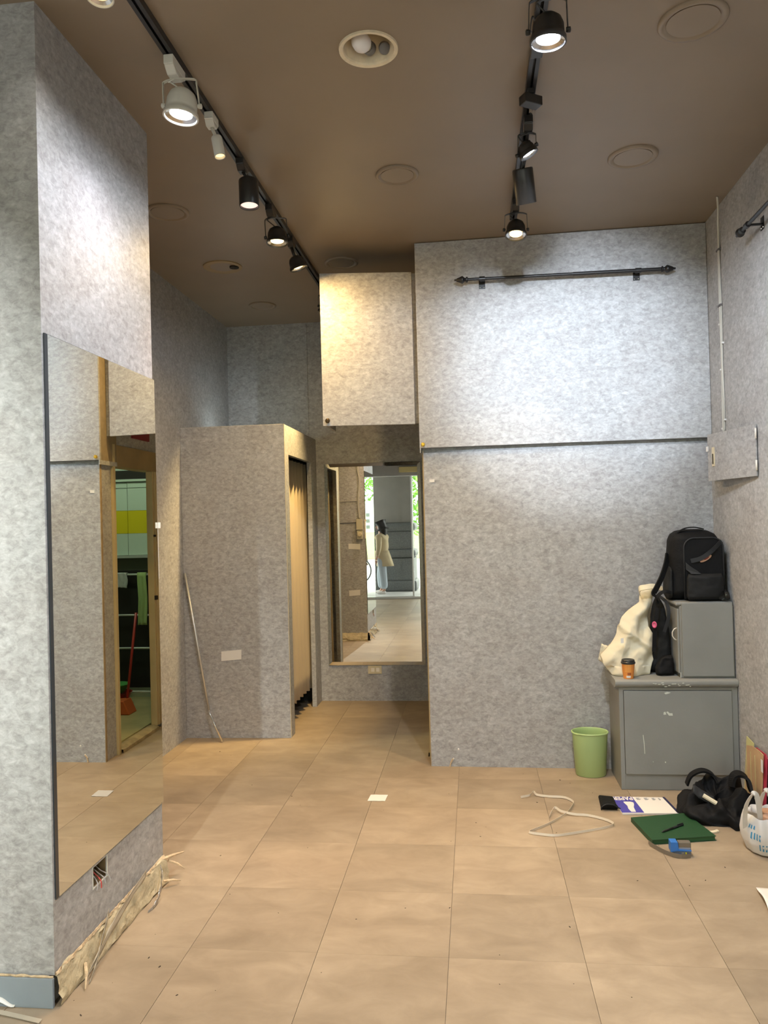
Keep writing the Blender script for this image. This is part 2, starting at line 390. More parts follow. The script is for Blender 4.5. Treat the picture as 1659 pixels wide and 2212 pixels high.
# lower part of the back wall (flush panel), its raw plywood edge
lw = MB(); lw.prism([(XE, YB+0.02), (XR, yb(XR)+0.02), (XR, 4.88), (XE, 4.88)], 0, 1.902)
wb = struct(lw.build('wall_back', WP))
e_ = MB(); e_.box(XE-0.004, XE-0.0003, YB+0.021, YB+0.042, 0.0, 1.915)
struct(e_.build('trim_1', M['ply']))
# pieces in the corner above lower wall
# overhead cupboard over the back wall: body, big door panel proud of the wall
cup = thing('overhead_cupboard', 'large overhead cupboard front in grey mottled laminate over the back wall, black rod on it', 'cupboard', (0.55, 4.75, 1.93))
bd = MB(); bd.prism([(XE-0.012, YB+0.012), (XR-0.001, yb(XR)+0.012), (XR-0.001, 4.94), (XE-0.012, 4.94)], 1.9315, ZC-0.001)
bd.prism([(XE-0.010, YB+0.055), (XR-0.001, yb(XR)+0.055), (XR-0.001, 4.94), (XE-0.010, 4.94)], 1.9025, 1.9312)
bd.prism([(XE-0.019, YB-0.006), (XE-0.0125, YB-0.006), (XE-0.0125, 4.94), (XE-0.019, 4.94)], 1.9025, 1.9305)
bd.build('body', WP, cup)
dp = MB(); dp.prism([(XE-0.02, YB-0.008), (XR-0.002, yb(XR)-0.008), (XR-0.002, yb(XR)+0.011), (XE-0.02, YB+0.011)], 1.931, ZC-0.004)
dp.build('door', WP, cup, bevel=0.001)
sd = MB(); sd.box(XE-0.016, XE-0.0125, YB+0.013, 4.94, 1.93, ZC-0.002); sd.build('side_edge', M['plydull'], cup)
kb = MB(); kb.lathe([(0.004,0),(0.004,-0.006),(0.011,-0.009),(0.012,-0.015),(0.007,-0.02)], (XE+0.002, YB-0.008, 1.950), (0,1,0), 16)
smooth_by_angle(kb.build('knob', M['brass'], cup))

# second, smaller cupboard over the passage, standing slightly askew
c2 = thing('passage_cupboard', 'square grey laminate cupboard hung above the passage, dark round knob at lower left', 'cupboard', (-0.6, 4.9, 2.09))
YK = 4.7005; AK = 0.1454
def yk(x): return YK+(x+0.9012)*AK
a0, a1 = -0.9012, -0.3395
b_ = MB(); b_.box(a0+0.004, a0+0.019, YK+0.0185, 5.05, 2.094, 3.028); b_.prism([(a0+0.020, yk(a0)+0.02), (XE-0.0165, yk(XE)+0.02), (XE-0.0165, 5.05), (a0+0.020, 5.05)], 3.010, 3.028)
b_.prism([(a1+0.002, yk(a1)+0.016), (XE-0.0165, yk(XE)+0.016), (XE-0.0165, yk(XE)+0.031), (a1+0.002, yk(a1)+0.031)], 2.094, 3.0095)
b_.build('body', WP, c2)
b_ = MB(); b_.prism([(a0, YK), (a1, yk(a1)), (a1, yk(a1)+0.018), (a0, YK+0.018)], 2.0881, 3.0296)
b_.build('door', WP, c2, bevel=0.001)
b_ = MB(); b_.box(XE-0.016, XE-0.001, 5.20, 5.47, 2.12, 2.45); b_.build('red_board', M['red'], c2)
b_ = MB(); b_.lathe([(0.005,0),(0.005,-0.008),(0.014,-0.012),(0.015,-0.02),(0.008,-0.026)], (a0+0.032, yk(a0+0.03), 2.118), (0,1,0), 16)
smooth_by_angle(b_.build('knob', M['knobdark'], c2))

# passage right wall with doorway to the back room
pw = MB()
X0p, X1p = XE, XE+0.03
pw.box(X0p, X1p, 4.8802, 4.905, 0, ZC)
pw.box(X0p, X1p, 4.905, 5.60, 2.05, ZC)
pw.box(X0p, X1p, 5.60, YD, 0, ZC)
struct(pw.build('wall_passage', WP))
fr = MB(); fr.box(XE-0.018, XE+0.035, 4.882, 4.915, 0.0, 2.05); d1 = struct(fr.build('door_1', M['beige'], bevel=0.002))
b_ = MB(); b_.box(XE-0.012, XE+0.09, 4.9155, 5.60, 1.905, 2.048); b_.build('header', M['tan'], d1)
b_ = MB(); b_.box(XE-0.014, XE+0.035, 5.505, 5.60, 0.03, 1.904); b_.box(XE-0.02, XE-0.014, 5.53, 5.545, 0.03, 1.904); b_.build('jamb', M['beige'], d1, bevel=0.002)
b_ = MB(); b_.box(XE-0.026, XE-0.0142, 5.506, 5.528, 1.42, 1.435); b_.build('latch', M['dark'], d1)
b_ = MB(); b_.box(XE-0.030, XE-0.0142, 5.500, 5.529, 0.955, 0.985); b_.build('latch', M['dark'], d1)
sl = MB()
def sillf(u, v):
    y = 4.916+u*0.588; a = [(XE-0.03, 0.001), (XE-0.028, 0.024), (XE+0.01, 0.034), (XE+0.05, 0.03), (XE+0.10, 0.001)][int(round(v*4))]
    return (a[0]+0.004*nz(y, v, 3, 30), y, max(0.0005, a[1]+0.004*nz(y, v, 9, 25)))
sl.grid(sillf, 30, 5); sl.build('sill', M['sill'], d1)

# near-left column (wall stub): body, laminate panels with a cut-out for the old socket box
Y1, Y2 = 2.3157, 3.1745
co = MB(); co.box(-2.8, XC-0.05, Y1+0.0, Y2, 0.0, ZC)
hy0, hy1, hz0, hz1 = 2.572, 2.672, 0.248, 0.318
for a in ((Y1, Y2, 0.098, hz0), (Y1, Y2, hz1, ZC), (Y1, hy0, hz0, hz1), (hy1, Y2, hz0, hz1)):
    co.box(XC-0.05, XC, a[0], a[1], a[2], a[3])
co.box(XC-0.05, XC-0.018, Y1, Y2, 0, 0.098)
struct(co.build('wall_column', WP))
# recessed socket box
sb = thing('socket_hole', 'open socket hole with dangling wires in the column, below the tall mirror', 'socket', (XC, 2.62, 0.28))
b_ = MB(); b_.box(XC-0.049, XC-0.045, hy0, hy1, hz0, hz1); b_.box(XC-0.045, XC-0.004, hy0, hy0+0.003, hz0, hz1); b_.box(XC-0.045, XC-0.004, hy1-0.003, hy1, hz0, hz1)
b_.box(XC-0.045, XC-0.004, hy0, hy1, hz0, hz0+0.003); b_.box(XC-0.045, XC-0.004, hy0, hy1, hz1-0.003, hz1); b_.build('metal_box', M['socketin'], sb)
b_ = MB()
for (a0y, a1y, z0_, z1_) in ((hy0-0.004, hy0, hz0-0.004, hz1+0.004), (hy1, hy1+0.006, hz0-0.004, hz1+0.004), (hy0, hy1, hz0-0.004, hz0)):
    b_.box(XC, XC+0.001, a0y, a1y, z0_, z1_)
b_.build('chipped_edge', M['chip'], sb)
for k, (yy, mm) in enumerate(((2.60, 'wiregrey'), (2.615, 'wirered'), (2.63, 'wiregrey'), (2.65, 'wiregrey'))):
    b_ = MB(); b_.tube(smoothpath([(XC-0.04, yy, 0.30), (XC-0.015, yy+0.004, 0.275), (XC+0.006, yy+0.008*(k-1), 0.256), (XC+0.008+0.003*k, yy+0.012*(k-1.5), 0.237-0.004*(k%2))]), 0.0022, 6)
    b_.build('wire', M[mm], sb)
# skirting and torn edge on the column's near face
struct(MB().box(-2.79, XC-0.001, Y1-0.012, Y1-0.0005, 0.0, 0.092).build('baseboard_near', M['skirt'], bevel=0.001))
te = MB()
def tornf(u, v):
    x = -2.79+u*(XC+2.79); return (x, Y1-0.0005-0.012*(1-abs(2*v-1)*0.2)*(0.75+0.5*nz(x, 0, 1, 40)), 0.0925+0.0085*v+0.003*nz(x, 5, 0, 30)*v)
te.grid(tornf, 120, 3); te.build('torn_edge', M['torn'], bpy.data.objects['baseboard_near'])

# broken base along the column's side
bb = thing('broken_baseboard', 'broken cream baseboard with torn plastic film along the foot of the column', 'baseboard', (XC, 2.75, 0))
b_ = MB()
def brk(u, v):
    y = Y1+0.002+u*(Y2-Y1-0.01)
    prof = [(XC-0.017, 0.108), (XC-0.002, 0.106), (XC+0.008, 0.092), (XC+0.014, 0.05), (XC+0.02, 0.012), (XC+0.016, 0.001)]
    k = v*(len(prof)-1); i = min(int(k), len(prof)-2); t = k-i
    x = prof[i][0]*(1-t)+prof[i+1][0]*t; z = prof[i][1]*(1-t)+prof[i+1][1]*t
    ztop = 1+0.14*nz(y, 0, 0, 9)
    x += (0.008*nz(y, v*2, 3, 14)+0.010*max(0, u-0.8)*5)*(1 if v > 0.1 else 0)
    return (x, y, max(0.001, z*ztop-(0.004 if v > .2 else 0)*abs(nz(y, v, 0, 40))))
b_.grid(brk, 90, 12); smooth_by_angle(b_.build('board', M['rubble'], bb), 30)
b_ = MB()   # torn ply edge line along the top
b_.grid(lambda u, v: (XC+0.001+0.010*v*(0.6+nz(u, 0, 0, 30)), Y1+u*(Y2-Y1), 0.099+0.010*math.sin(v*PI)+0.003*nz(u, v, 0, 60)), 80, 4)
b_.build('torn_strip', M['torn'], bb)
def film(pts, wd, name, mt, up=(0, 0.3, 1)):
    b2 = MB(); path = smoothpath(pts, 6); up = Vector(up).normalized()
    def f(u, v):
        i = min(int(u*(len(path)-1)), len(path)-1); p = path[i]
        ww = wd*(0.35+0.65*math.sin(PI*min(1, u+0.12))+0.2*nz(u, 0, 2, 6))
        q = p+up*(v-0.5)*ww+Vector((0.006*nz(u, v, 0, 9), 0.006*nz(u, v, 5, 9), 0)); q.z = max(q.z, 0.0015); return q
    b2.grid(f, len(path), 5); return b2.build(name, mt, bb, smooth=True, solid=0.0008)
film([(XC+0.012, 2.98, 0.12), (XC+0.02, 2.80, 0.10), (XC+0.03, 2.62, 0.07), (XC+0.036, 2.50, 0.035), (XC+0.034, 2.44, 0.012)], 0.035, 'plastic_film', M['film'])
film([(XC+0.012, 2.66, 0.13), (XC+0.026, 2.58, 0.075), (XC+0.042, 2.50, 0.03), (XC+0.05, 2.435, 0.004)], 0.024, 'plastic_film', M['film'])
film([(XC+0.02, 3.10, 0.09), (XC+0.05, 3.04, 0.05), (XC+0.06, 2.95, 0.012), (XC+0.05, 2.90, 0.004)], 0.03, 'foil_scrap', M['foil'])
for (p, q, r_) in (((XC+0.0, 3.13, 0.10), (XC+0.06, 3.26, 0.085), 0.008), ((XC+0.02, 3.18, 0.08), (XC+0.075, 3.22, 0.03), 0.006), ((XC+0.02, 2.47, 0.05), (XC+0.055, 2.40, 0.006), 0.005), ((XC+0.03, 3.10, 0.03), (XC+0.085, 3.15, 0.012), 0.006)):
    b_ = MB(); p, q = Vector(p), Vector(q); mid = (p+q)/2+Vector((0.004, 0, 0.004))
    b_.tube([p, mid, q], [r_, r_*0.9, r_*0.3], 5); b_.build('splinter', M['torn'], bb)
# rear skirting ruin on the column's far face (seen in the rear mirror)
b_ = MB()
b_.grid(lambda u, v: (-2.0+u*(XC+2.0), Y2+0.001+0.035*math.sin(v*PI*0.5)*(1+0.3*nz(u, v, 0, 8)), max(0.001, 0.10*(1-v)+0.012*nz(u, v, 3, 12))), 50, 6)
b_.build('rear_board', M['rubble'], bb)

# alcove: fitting-room booth with curtain
YF = 5.3122; XB = -1.2977; AB = 0.0279; ZB = 2.190
def yf(x): return YF+(x-XB)*AB
bo = thing('fitting_booth', 'fitting booth of grey laminate partitions in the alcove, opening on its right side', 'booth', (-1.65, 5.8, 0))
b_ = MB(); b_.prism([(XL+0.001, yf(XL)), (XB, YF), (XB, YF+0.036), (XL+0.001, yf(XL)+0.036)], 0, ZB); b_.build('front_panel', WP, bo, bevel=0.001)
b_ = MB(); b_.box(XB-0.036, XB, YF+0.0362, 5.43, 0.001, ZB); b_.build('near_jamb', WP, bo)
b_ = MB(); b_.box(XB-0.036, XB, 5.4302, 6.206, 1.985, ZB); b_.build('header', WP, bo)
b_ = MB(); b_.box(XB-0.036, XB, 6.2062, YD-0.0005, 0.001, ZB); b_.build('far_jamb', WP, bo)
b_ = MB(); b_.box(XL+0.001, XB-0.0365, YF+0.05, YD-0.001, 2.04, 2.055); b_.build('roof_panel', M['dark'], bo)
b_ = MB(); b_.box(XL+0.001, XL+0.008, 5.34, YD-0.001, 0.001, 2.039); b_.box(XL+0.009, XB-0.0365, YD-0.008, YD-0.001, 0.001, 2.039); b_.build('shade_lining', M['dark'], bo)  # near-black sheets put the shade of the unlit booth interior into colour
b_ = MB(); b_.box(XB-0.0005, XB+0.0025, YF-0.002, YF+0.003, 0.001, ZB+0.001); b_.build('corner_strip', M['cream'], bo)
lt = thing('led_batten', 'cool LED batten lying on the booth roof behind the front panel', 'lamp', (-1.78, 5.95, 2.056))
b_ = MB(); b_.box(-1.95, -1.55, 5.93, 5.97, 2.0555, 2.075); b_.build('housing', M['whitelamp'], lt, bevel=0.003)
b_ = MB(); b_.tube([(-1.94, 5.95, 2.088), (-1.56, 5.95, 2.088)], 0.011, 10); b_.build('tube', M['tube'], lt, smooth=True)
ld = bpy.data.lights.new('batten_light', 'AREA'); ld.shape = 'RECTANGLE'; ld.size = 0.36; ld.size_y = 0.02; ld.energy = 1.5; ld.color = (0.88, 1.0, 1.0)
lo = bpy.data.objects.new('batten_light', ld); col.objects.link(lo); lo.parent = lt; lo.location = (0.03, 0, 0.05); lo.rotation_euler = (PI, 0, 0)
# curtain
ct = thing('fitting_curtain', 'beige pleated curtain hanging in the opening of the fitting booth', 'curtain', (XB-0.09, 5.8, 0.15))
b_ = MB()
def curt(u, v):
    y = 5.47+u*0.86; z = 1.955-v*1.83+(0.03*abs(nz(u, 0, 0, 7)) if v > 0.9 else 0)-0.015*u*v+0.02
    a = 0.030+0.012*v
    return (XB-0.095+a*math.sin(u*2*PI*7.5+0.6*math.sin(v*2))+0.006*nz(u, v, 0, 5), y+0.008*math.sin(u*2*PI*7.5*2), z)
b_.grid(curt, 240, 14); b_.build('curtain_cloth', M['curtain'], ct, smooth=True, solid=0.002)
b_ = MB(); b_.tube([(XB-0.095, 5.40, 1.972), (XB-0.095, 6.39, 1.972)], 0.009, 10); b_.build('rod', M['black'], ct, smooth=True)

# small trims in the alcove
struct(MB().box(-1.372, -1.352, YD-0.004, YD-0.0003, ZB, ZC).build('trim_2', WP))

# ================================================================== MIRRORS
mt1 = thing('tall_mirror', 'tall frameless mirror glued to the side of the near left column', 'mirror', (XC, 2.75, 0.33))
ym0, ym1 = 2.3262, 3.1771; zm0, zm1 = 0.3294, 2.1236
b_ = MB(); b_.box(XC+0.0005, XC+0.0045, ym0, ym1, zm0, zm1); b_.build('backing', M['mirror_edge'], mt1)
b_ = MB(); xm = XC+0.006
xn, xf = xm+0.0032*(ym1-ym0)*-0.5, xm+0.0032*(ym1-ym0)*0.5
b_.add([(xn-0.0002, ym0+0.001, zm0+0.001), (xf, ym1-0.001, zm0+0.001), (xf-0.0, ym1-0.001, zm1-0.001), (xn-0.0002, ym0+0.001, zm1-0.001)], [(0, 1, 2, 3)])
b_.build('glass', M['mirror'], mt1, recalc=False)
b_ = MB(); b_.box(XC+0.0046, XC+0.0058, ym1-0.0008, ym1, zm0, zm1); b_.build('polished_edge', M['cable'], mt1)
tp = tag(MB().box(XC-0.006, XC+0.007, Y2+0.006, Y2+0.010, 1.275, 1.49).box(XC-0.006, XC+0.018, Y2+0.006, Y2+0.011, 1.49, 1.515).build('tape_strip', M['masktape']), 'white tape strip behind the right edge of the tall mirror', 'tape')

mt2 = thing('passage_mirror', 'tall mirror with slanted glass edges on the wall at the end of the passage', 'mirror', (-0.83, YD, 0.3))
mx0, mx1, mz0, mz1 = -1.228, -0.420, 0.299, 1.980
b_ = MB(); b_.box(mx0, mx1, YD-0.010, YD-0.0005, mz0, mz1); b_.build('backing', M['mirror_edge'], mt2)
bw = 0.028; yo, yi = YD-0.0112, YD-0.0155
O = [(mx0, yo, mz0), (mx1, yo, mz0), (mx1, yo, mz1), (mx0, yo, mz1)]
I = [(mx0+bw, yi, mz0+bw), (mx1-bw, yi, mz0+bw), (mx1-bw, yi, mz1-bw), (mx0+bw, yi, mz1-bw)]
MB().add(I, [(0, 1, 2, 3)]).build('glass', M['mirror'], mt2, recalc=False)
b_ = MB()
for k in range(4): b_.add([O[k], O[(k+1) % 4], I[(k+1) % 4], I[k]], [(0, 1, 2, 3)])
b_.build('bevel_edge', M['mirror'], mt2, recalc=False)

so = thing('wall_socket', 'yellowed double socket plate under the passage mirror', 'socket', (-0.84, YD, 0.26))
b_ = MB(); b_.box(-0.901, -0.786, YD-0.009, YD-0.0005, 0.225, 0.293); b_.build('plate', M['cream'], so, bevel=0.003)
for x in (-0.875, -0.833):
    b_ = MB(); b_.box(x, x+0.028, YD-0.0105, YD-0.0091, 0.243, 0.275); b_.build('outlet', M['masktape'], so, bevel=0.002)

# ================================================================== CEILING FIXTURES
def downlight(x, y, r, label, nm='ceiling_disc', lift=0.0):
    b2 = MB()
    b2.lathe([(r, 0), (r, -0.004), (r*0.97, -0.009), (r*0.86, -0.011), (r*0.80, -0.006), (r*0.76, -0.003)], (x, y, ZC), (0, 0, 1), 48)
    t = thing(nm, label, 'ceiling cover', (x, y, ZC), 'painted-over round ceiling covers')
    b2.v = [(p[0], p[1], p[2]) for p in b2.v]
    smooth_by_angle(b2.build('ring', M['ceil'], t), 60)
    b3 = MB(); b3.lathe([(r*0.755, -0.0005), (r*0.755, -0.0065), (r*0.5, -0.0075), (0.001, -0.008)], (x, y, ZC), (0, 0, 1), 48)
    smooth_by_angle(b3.build('disc', M['ceil'], t), 60)
    return t
downlight(0.791, 2.741, 0.115, 'painted round ceiling cover at upper right, the one nearest the camera')
downlight(0.792, 3.749, 0.115, 'painted round ceiling cover right of the right track, nearer the back wall')
downlight(-0.322, 3.749, 0.105, 'painted round ceiling cover between the tracks, behind the open can light')
downlight(-1.581, 3.988, 0.115, 'faint painted ceiling cover just right of the column top')
downlight(-1.570, 5.835, 0.105, 'farthest painted ceiling cover, above the fitting booth')
downlight(-0.806, 4.966, 0.11, 'painted ceiling cover in the dark gap above the passage cupboard')
vt = thing('ceiling_vent', 'dark round hole cover in the ceiling left of the warm lamps', 'vent', (-1.577, 4.90, ZC))
b_ = MB(); b_.lathe([(0.125, 0), (0.125, -0.006), (0.115, -0.010), (0.085, -0.004)], (-1.577, 4.90, ZC), (0, 0, 1), 40); smooth_by_angle(b_.build('ring', M['tan'], vt))
b_ = MB(); b_.lathe([(0.084, -0.0005), (0.08, -0.004), (0.001, -0.0045)], (-1.577, 4.90, ZC), (0, 0, 1), 32); b_.build('disc', M['ceil'], vt)
b_ = MB(); b_.lathe([(0.03, -0.005), (0.03, -0.014), (0.001, -0.016)], (-1.50, 4.90, ZC), (0, 0, 1), 16); b_.build('dark_knob', M['dark'], vt)

# open can light with an unlit bulb: cut a hole in the ceiling by building the can below a dark recess
cx, cyy, cr = -0.325, 2.728, 0.102
bpy.context.view_layer.update()
bm = bmesh.new(); bm.from_mesh(ceiling.data)
cut = MB(); cut.lathe([(cr*0.88, -0.05), (cr*0.88, 0.2)], (cx, cyy, ZC), (0, 0, 1), 40)
cm = bpy.data.meshes.new('cut'); cm.from_pydata(cut.v, [], cut.f); cobj = bpy.data.objects.new('cut', cm); col.objects.link(cobj)
bm.free()
md = ceiling.modifiers.new('hole', 'BOOLEAN'); md.operation = 'DIFFERENCE'; md.object = cobj; md.solver = 'EXACT'
bpy.context.view_layer.update()
dg = bpy.context.evaluated_depsgraph_get()
newme = bpy.data.meshes.new_from_object(ceiling.evaluated_get(dg)); ceiling.modifiers.clear(); ceiling.data = newme
bpy.data.objects.remove(cobj)
cl = thing('can_light', 'open round can light with an unlit white bulb in the ceiling between the tracks', 'ceiling light', (cx, cyy, ZC))
b_ = MB(); b_.lathe([(cr*0.87, 0.002), (cr*0.90, -0.006), (cr*1.03, -0.008), (cr*1.04, -0.001), (cr*1.04, 0.0)], (cx, cyy, ZC), (0, 0, 1), 48, cap=False); smooth_by_angle(b_.build('rim', M['canrim'], cl))
b_ = MB(); b_.lathe([(cr*0.868, 0.0), (cr*0.85, 0.05), (cr*0.78, 0.115)], (cx, cyy, ZC), (0, 0, 1), 48, cap=False)
b_.lathe([(cr*0.78, 0.115), (0.001, 0.116)], (cx, cyy, ZC), (0, 0, 1), 48, cap=False); smooth_by_angle(b_.build('can', M['canrim'], cl))
B0 = Vector((-0.347, 2.728, ZC+0.022)); ax_ = Vector((0.30, 0.90, 0.22)).normalized()
b_ = MB(); b_.lathe([(0.002, -0.036), (0.018, -0.033), (0.030, -0.020), (0.034, 0.0), (0.031, 0.016), (0.021, 0.030), (0.016, 0.036)], B0-ax_*0.006, ax_, 28); b_.build('bulb', M['frost'], cl, smooth=True)
b_ = MB(); b_.lathe([(0.0165, 0.03), (0.0165, 0.055), (0.013, 0.058)], B0-ax_*0.006, ax_, 20); smooth_by_angle(b_.build('bulb_cap', M['cream'], cl))
b_ = MB(); b_.lathe([(0.021, 0.050), (0.024, 0.053), (0.024, 0.075), (0.019, 0.078)], B0-ax_*0.008, ax_, 20); smooth_by_angle(b_.build('socket', M['ceramic'], cl))
b_ = MB(); b_.lathe([(0.012, -0.022), (0.019, -0.020), (0.021, -0.012), (0.021, 0.022), (0.016, 0.026)], (-0.274, 2.792, ZC+0.036), (-0.1, 0.75, 0.55), 20); smooth_by_angle(b_.build('empty_socket', M['ceramic'], cl))

# ------------------------------------------------------------------ light tracks
def track(x, ya, yb2, label):
    t = thing('light_track', label, 'light track', (x, (ya+yb2)/2, ZC))
    b2 = MB(); hw = 0.019
    b2.box(x-hw, x+hw, ya, yb2, ZC-0.005, ZC-0.0003); b2.box(x-hw, x-hw+0.005, ya, yb2, ZC-0.026, ZC-0.005); b2.box(x+hw-0.005, x+hw, ya, yb2, ZC-0.026, ZC-0.005)
    b2.box(x-hw+0.005, x-0.005, ya, yb2, ZC-0.026, ZC-0.022); b2.box(x+0.005, x+hw-0.005, ya, yb2, ZC-0.026, ZC-0.022)
    b2.build('rail', M['black'], t)
    b2 = MB(); b2.box(x-hw-0.001, x+hw+0.001, yb2, yb2+0.008, ZC-0.028, ZC-0.0004); b2.build('end_cap', M['black'], t)
    return t
TX1, TX2 = -1.018, 0.267
track(TX1, -1.4, 5.62, 'long black light track along the ceiling beside the column')
track(TX2, -1.4, 4.36, 'black light track along the ceiling right of the open can light')

def frame_of(d):
    d = Vector(d).normalized(); a = Vector((1, 0, 0)); a = (a-d*a.dot(d)).normalized(); return d, a, d.cross(a)
def area(parent, pos, d, power, color, size=0.05, spread=140):
    if spread < 0:
        l = bpy.data.lights.new('lamp_light', 'SPOT'); l.shadow_soft_size = size/2; l.energy = power; l.color = color
        l.spot_size = math.radians(-spread); l.spot_blend = 1.0 if -spread < 150 else 0.15
        o = bpy.data.objects.new('lamp_light', l); col.objects.link(o)
        o.parent = parent; o.matrix_parent_inverse = Matrix.Translation(parent.location).inverted()
        o.location = pos; o.rotation_euler = Vector(d).to_track_quat('-Z', 'Y').to_euler(); return
    l = bpy.data.lights.new('lamp_light', 'AREA'); l.shape = 'DISK'; l.size = size; l.energy = power; l.color = color
    l.spread = math.radians(spread)
    o = bpy.data.objects.new('lamp_light', l); col.objects.link(o)
    o.parent = parent; o.matrix_parent_inverse = Matrix.Translation(parent.location).inverted()
    o.location = pos; o.rotation_euler = Vector(d).to_track_quat('-Z', 'Y').to_euler()
def adapter(t, x, y, ln, mt, h=0.055, wd=0.036):
    b2 = MB(); zt = ZC-0.0262
    b2.box(x-wd/2, x+wd/2, y-ln/2, y+ln/2, zt-h*0.6, zt)
    b2.extr([(x-wd/2, y-ln/2+0.004, zt-h*0.6), (x-wd/2, y+ln/2-0.004, zt-h*0.6), (x-wd/2, y+ln*0.22, zt-h), (x-wd/2, y-ln*0.22, zt-h)], (wd, 0, 0))
    return b2.build('adapter', mt, t, bevel=0.003)
def par_lamp(x, y, c, d, mt, lens, label, r=0.055, L=0.085, yoke=True, side=(1, 0, 0), power=0, color=COOL, spread=140, group=None, aln=0.10, lr=0.62, cord=True):
    """track lamp: adapter, stirrup yoke and a bell-shaped PAR head; c = centre of the front rim"""
    t = thing('track_lamp', label, 'lamp', (x, y, ZC-0.026), group)
    adapter(t, x, y, aln, mt)
    zt = ZC-0.026-0.055
    d, a, b0 = frame_of(d); c = Vector(c); s = Vector(side); s = (s-d*s.dot(d)).normalized()
    b2 = MB()
    prof = [(0.012, -L), (r*0.45, -L*0.985), (r*0.72, -L*0.84), (r*0.86, -L*0.62), (r*0.9, -L*0.3), (r*0.92, -0.018), (r, -0.014), (r*1.02, 0.0), (r*0.93, 0.001), (r*0.9, -0.006)]
    b2.lathe(prof, c, d, 36, cap=False)
    b2.lathe([(0.0118, -L*1.001), (0.0005, -L)], c, d, 36, cap=False)
    smooth_by_angle(b2.build('shade', mt, t), 50)
    b2 = MB(); b2.lathe([(r*0.9, -0.006), (r*0.66, -0.012)], c, d, 36, cap=False); b2.build('reflector', M['reflector'], t, smooth=True)
    b2 = MB(); b2.lathe([(r*lr, -0.0125), (r*lr*0.7, -0.0085), (r*lr*0.3, -0.0065), (0.0005, -0.006)], c, d, 32, cap=False); b2.build('lens', lens, t, smooth=True)
    piv = c-d*L*0.42; top = Vector((x, y, zt))
    if yoke:
        for_s = []
        rr = r*1.08
        upv = Vector((0, 0, 1)); upv = (upv - s*upv.dot(s)).normalized()
        q = top
        e1, e2 = piv+s*rr, piv-s*rr
        t1 = Vector((e1.x*0.85+q.x*0.15, e1.y*0.35+q.y*0.65, q.z-0.006)); t2 = Vector((e2.x*0.85+q.x*0.15, e2.y*0.35+q.y*0.65, q.z-0.006))
        k1 = e1*0.18+t1*0.82+s*0.004; k2 = e2*0.18+t2*0.82-s*0.004
        pth = [e1, e1*0.5+k1*0.5, k1, t1, q-Vector((0, 0, 0.002)), t2, k2, e2*0.5+k2*0.5, e2]
        # flat strap
        b2 = MB(); pp = smoothpath(pth, 3); wv = s.cross(Vector((0, 0, 1))).normalized()*0.0065
        rs = []
        for i, p in enumerate(pp):
            tg = (pp[min(i+1, len(pp)-1)]-pp[max(i-1, 0)]).normalized(); nn = tg.cross(wv).normalized()*0.0012
            rs.append([p-wv-nn, p+wv-nn, p+wv+nn, p-wv+nn])
        b2.rings(rs); b2.build('yoke', mt, t)
        for e, sg in ((e1, 1), (e2, -1)):
            b2 = MB(); b2.lathe([(0.007, -0.006), (0.009, 0.0), (0.009, 0.007), (0.005, 0.009)], e, s*sg, 12); b2.build('pivot_knob', mt, t)
        if cord:
            b2 = MB(); b2.tube(smoothpath([q, q+Vector((-0.02, -0.004, -0.012)), (q+(c-d*L))*0.5+Vector((-0.03, 0, 0.01)), c-d*L*0.98]), 0.0028, 6); b2.build('cord', mt, t, smooth=True)
    else:
        b2 = MB(); b2.tube([top+Vector((0, 0, 0.004)), top*0.4+(c-d*L)*0.6, c-d*L*0.93], 0.009, 10); b2.build('stem', mt, t, smooth=True)
    if power: area(t, c+d*0.004, d, power, color, size=r*1.1, spread=spread)
    return t
def can_lamp(x, y, c, d, mt, lens, label, r=0.035, L=0.10, power=0, color=WARM, spread=60, aln=0.08, group=None):
    t = thing('track_lamp', label, 'lamp', (x, y, ZC-0.026), group)
    adapter(t, x, y, aln, mt, 0.05)
    d, a, b0 = frame_of(d); c = Vector(c); b2 = MB()
    b2.lathe([(r*0.9, -L), (r*0.98, -L+0.003), (r, -L+0.008), (r, -0.002), (r*0.97, 0.0), (r*0.9, -0.001), (r*0.88, -0.012)], c, d, 36, cap=False)
    b2.lathe([(r*0.9, -L), (0.0005, -L-0.0005)], c, d, 36, cap=False)
    smooth_by_angle(b2.build('shade', mt, t), 40)
    b2 = MB(); b2.lathe([(r*0.88, -0.010), (r*0.5, -0.012), (0.0005, -0.0125)], c, d, 32, cap=False); b2.build('lens', lens, t, smooth=True)
    top = Vector((x, y, ZC-0.076)); end = c-d*L*1.0
    b2 = MB(); b2.tube([top+Vector((0, 0, 0.004)), top*0.5+end*0.5, end+d*0.01], 0.007, 10); b2.build('stem', mt, t, smooth=True)
    if power: area(t, c+d*0.002, d, power, color, size=r*1.4, spread=spread)
    return t
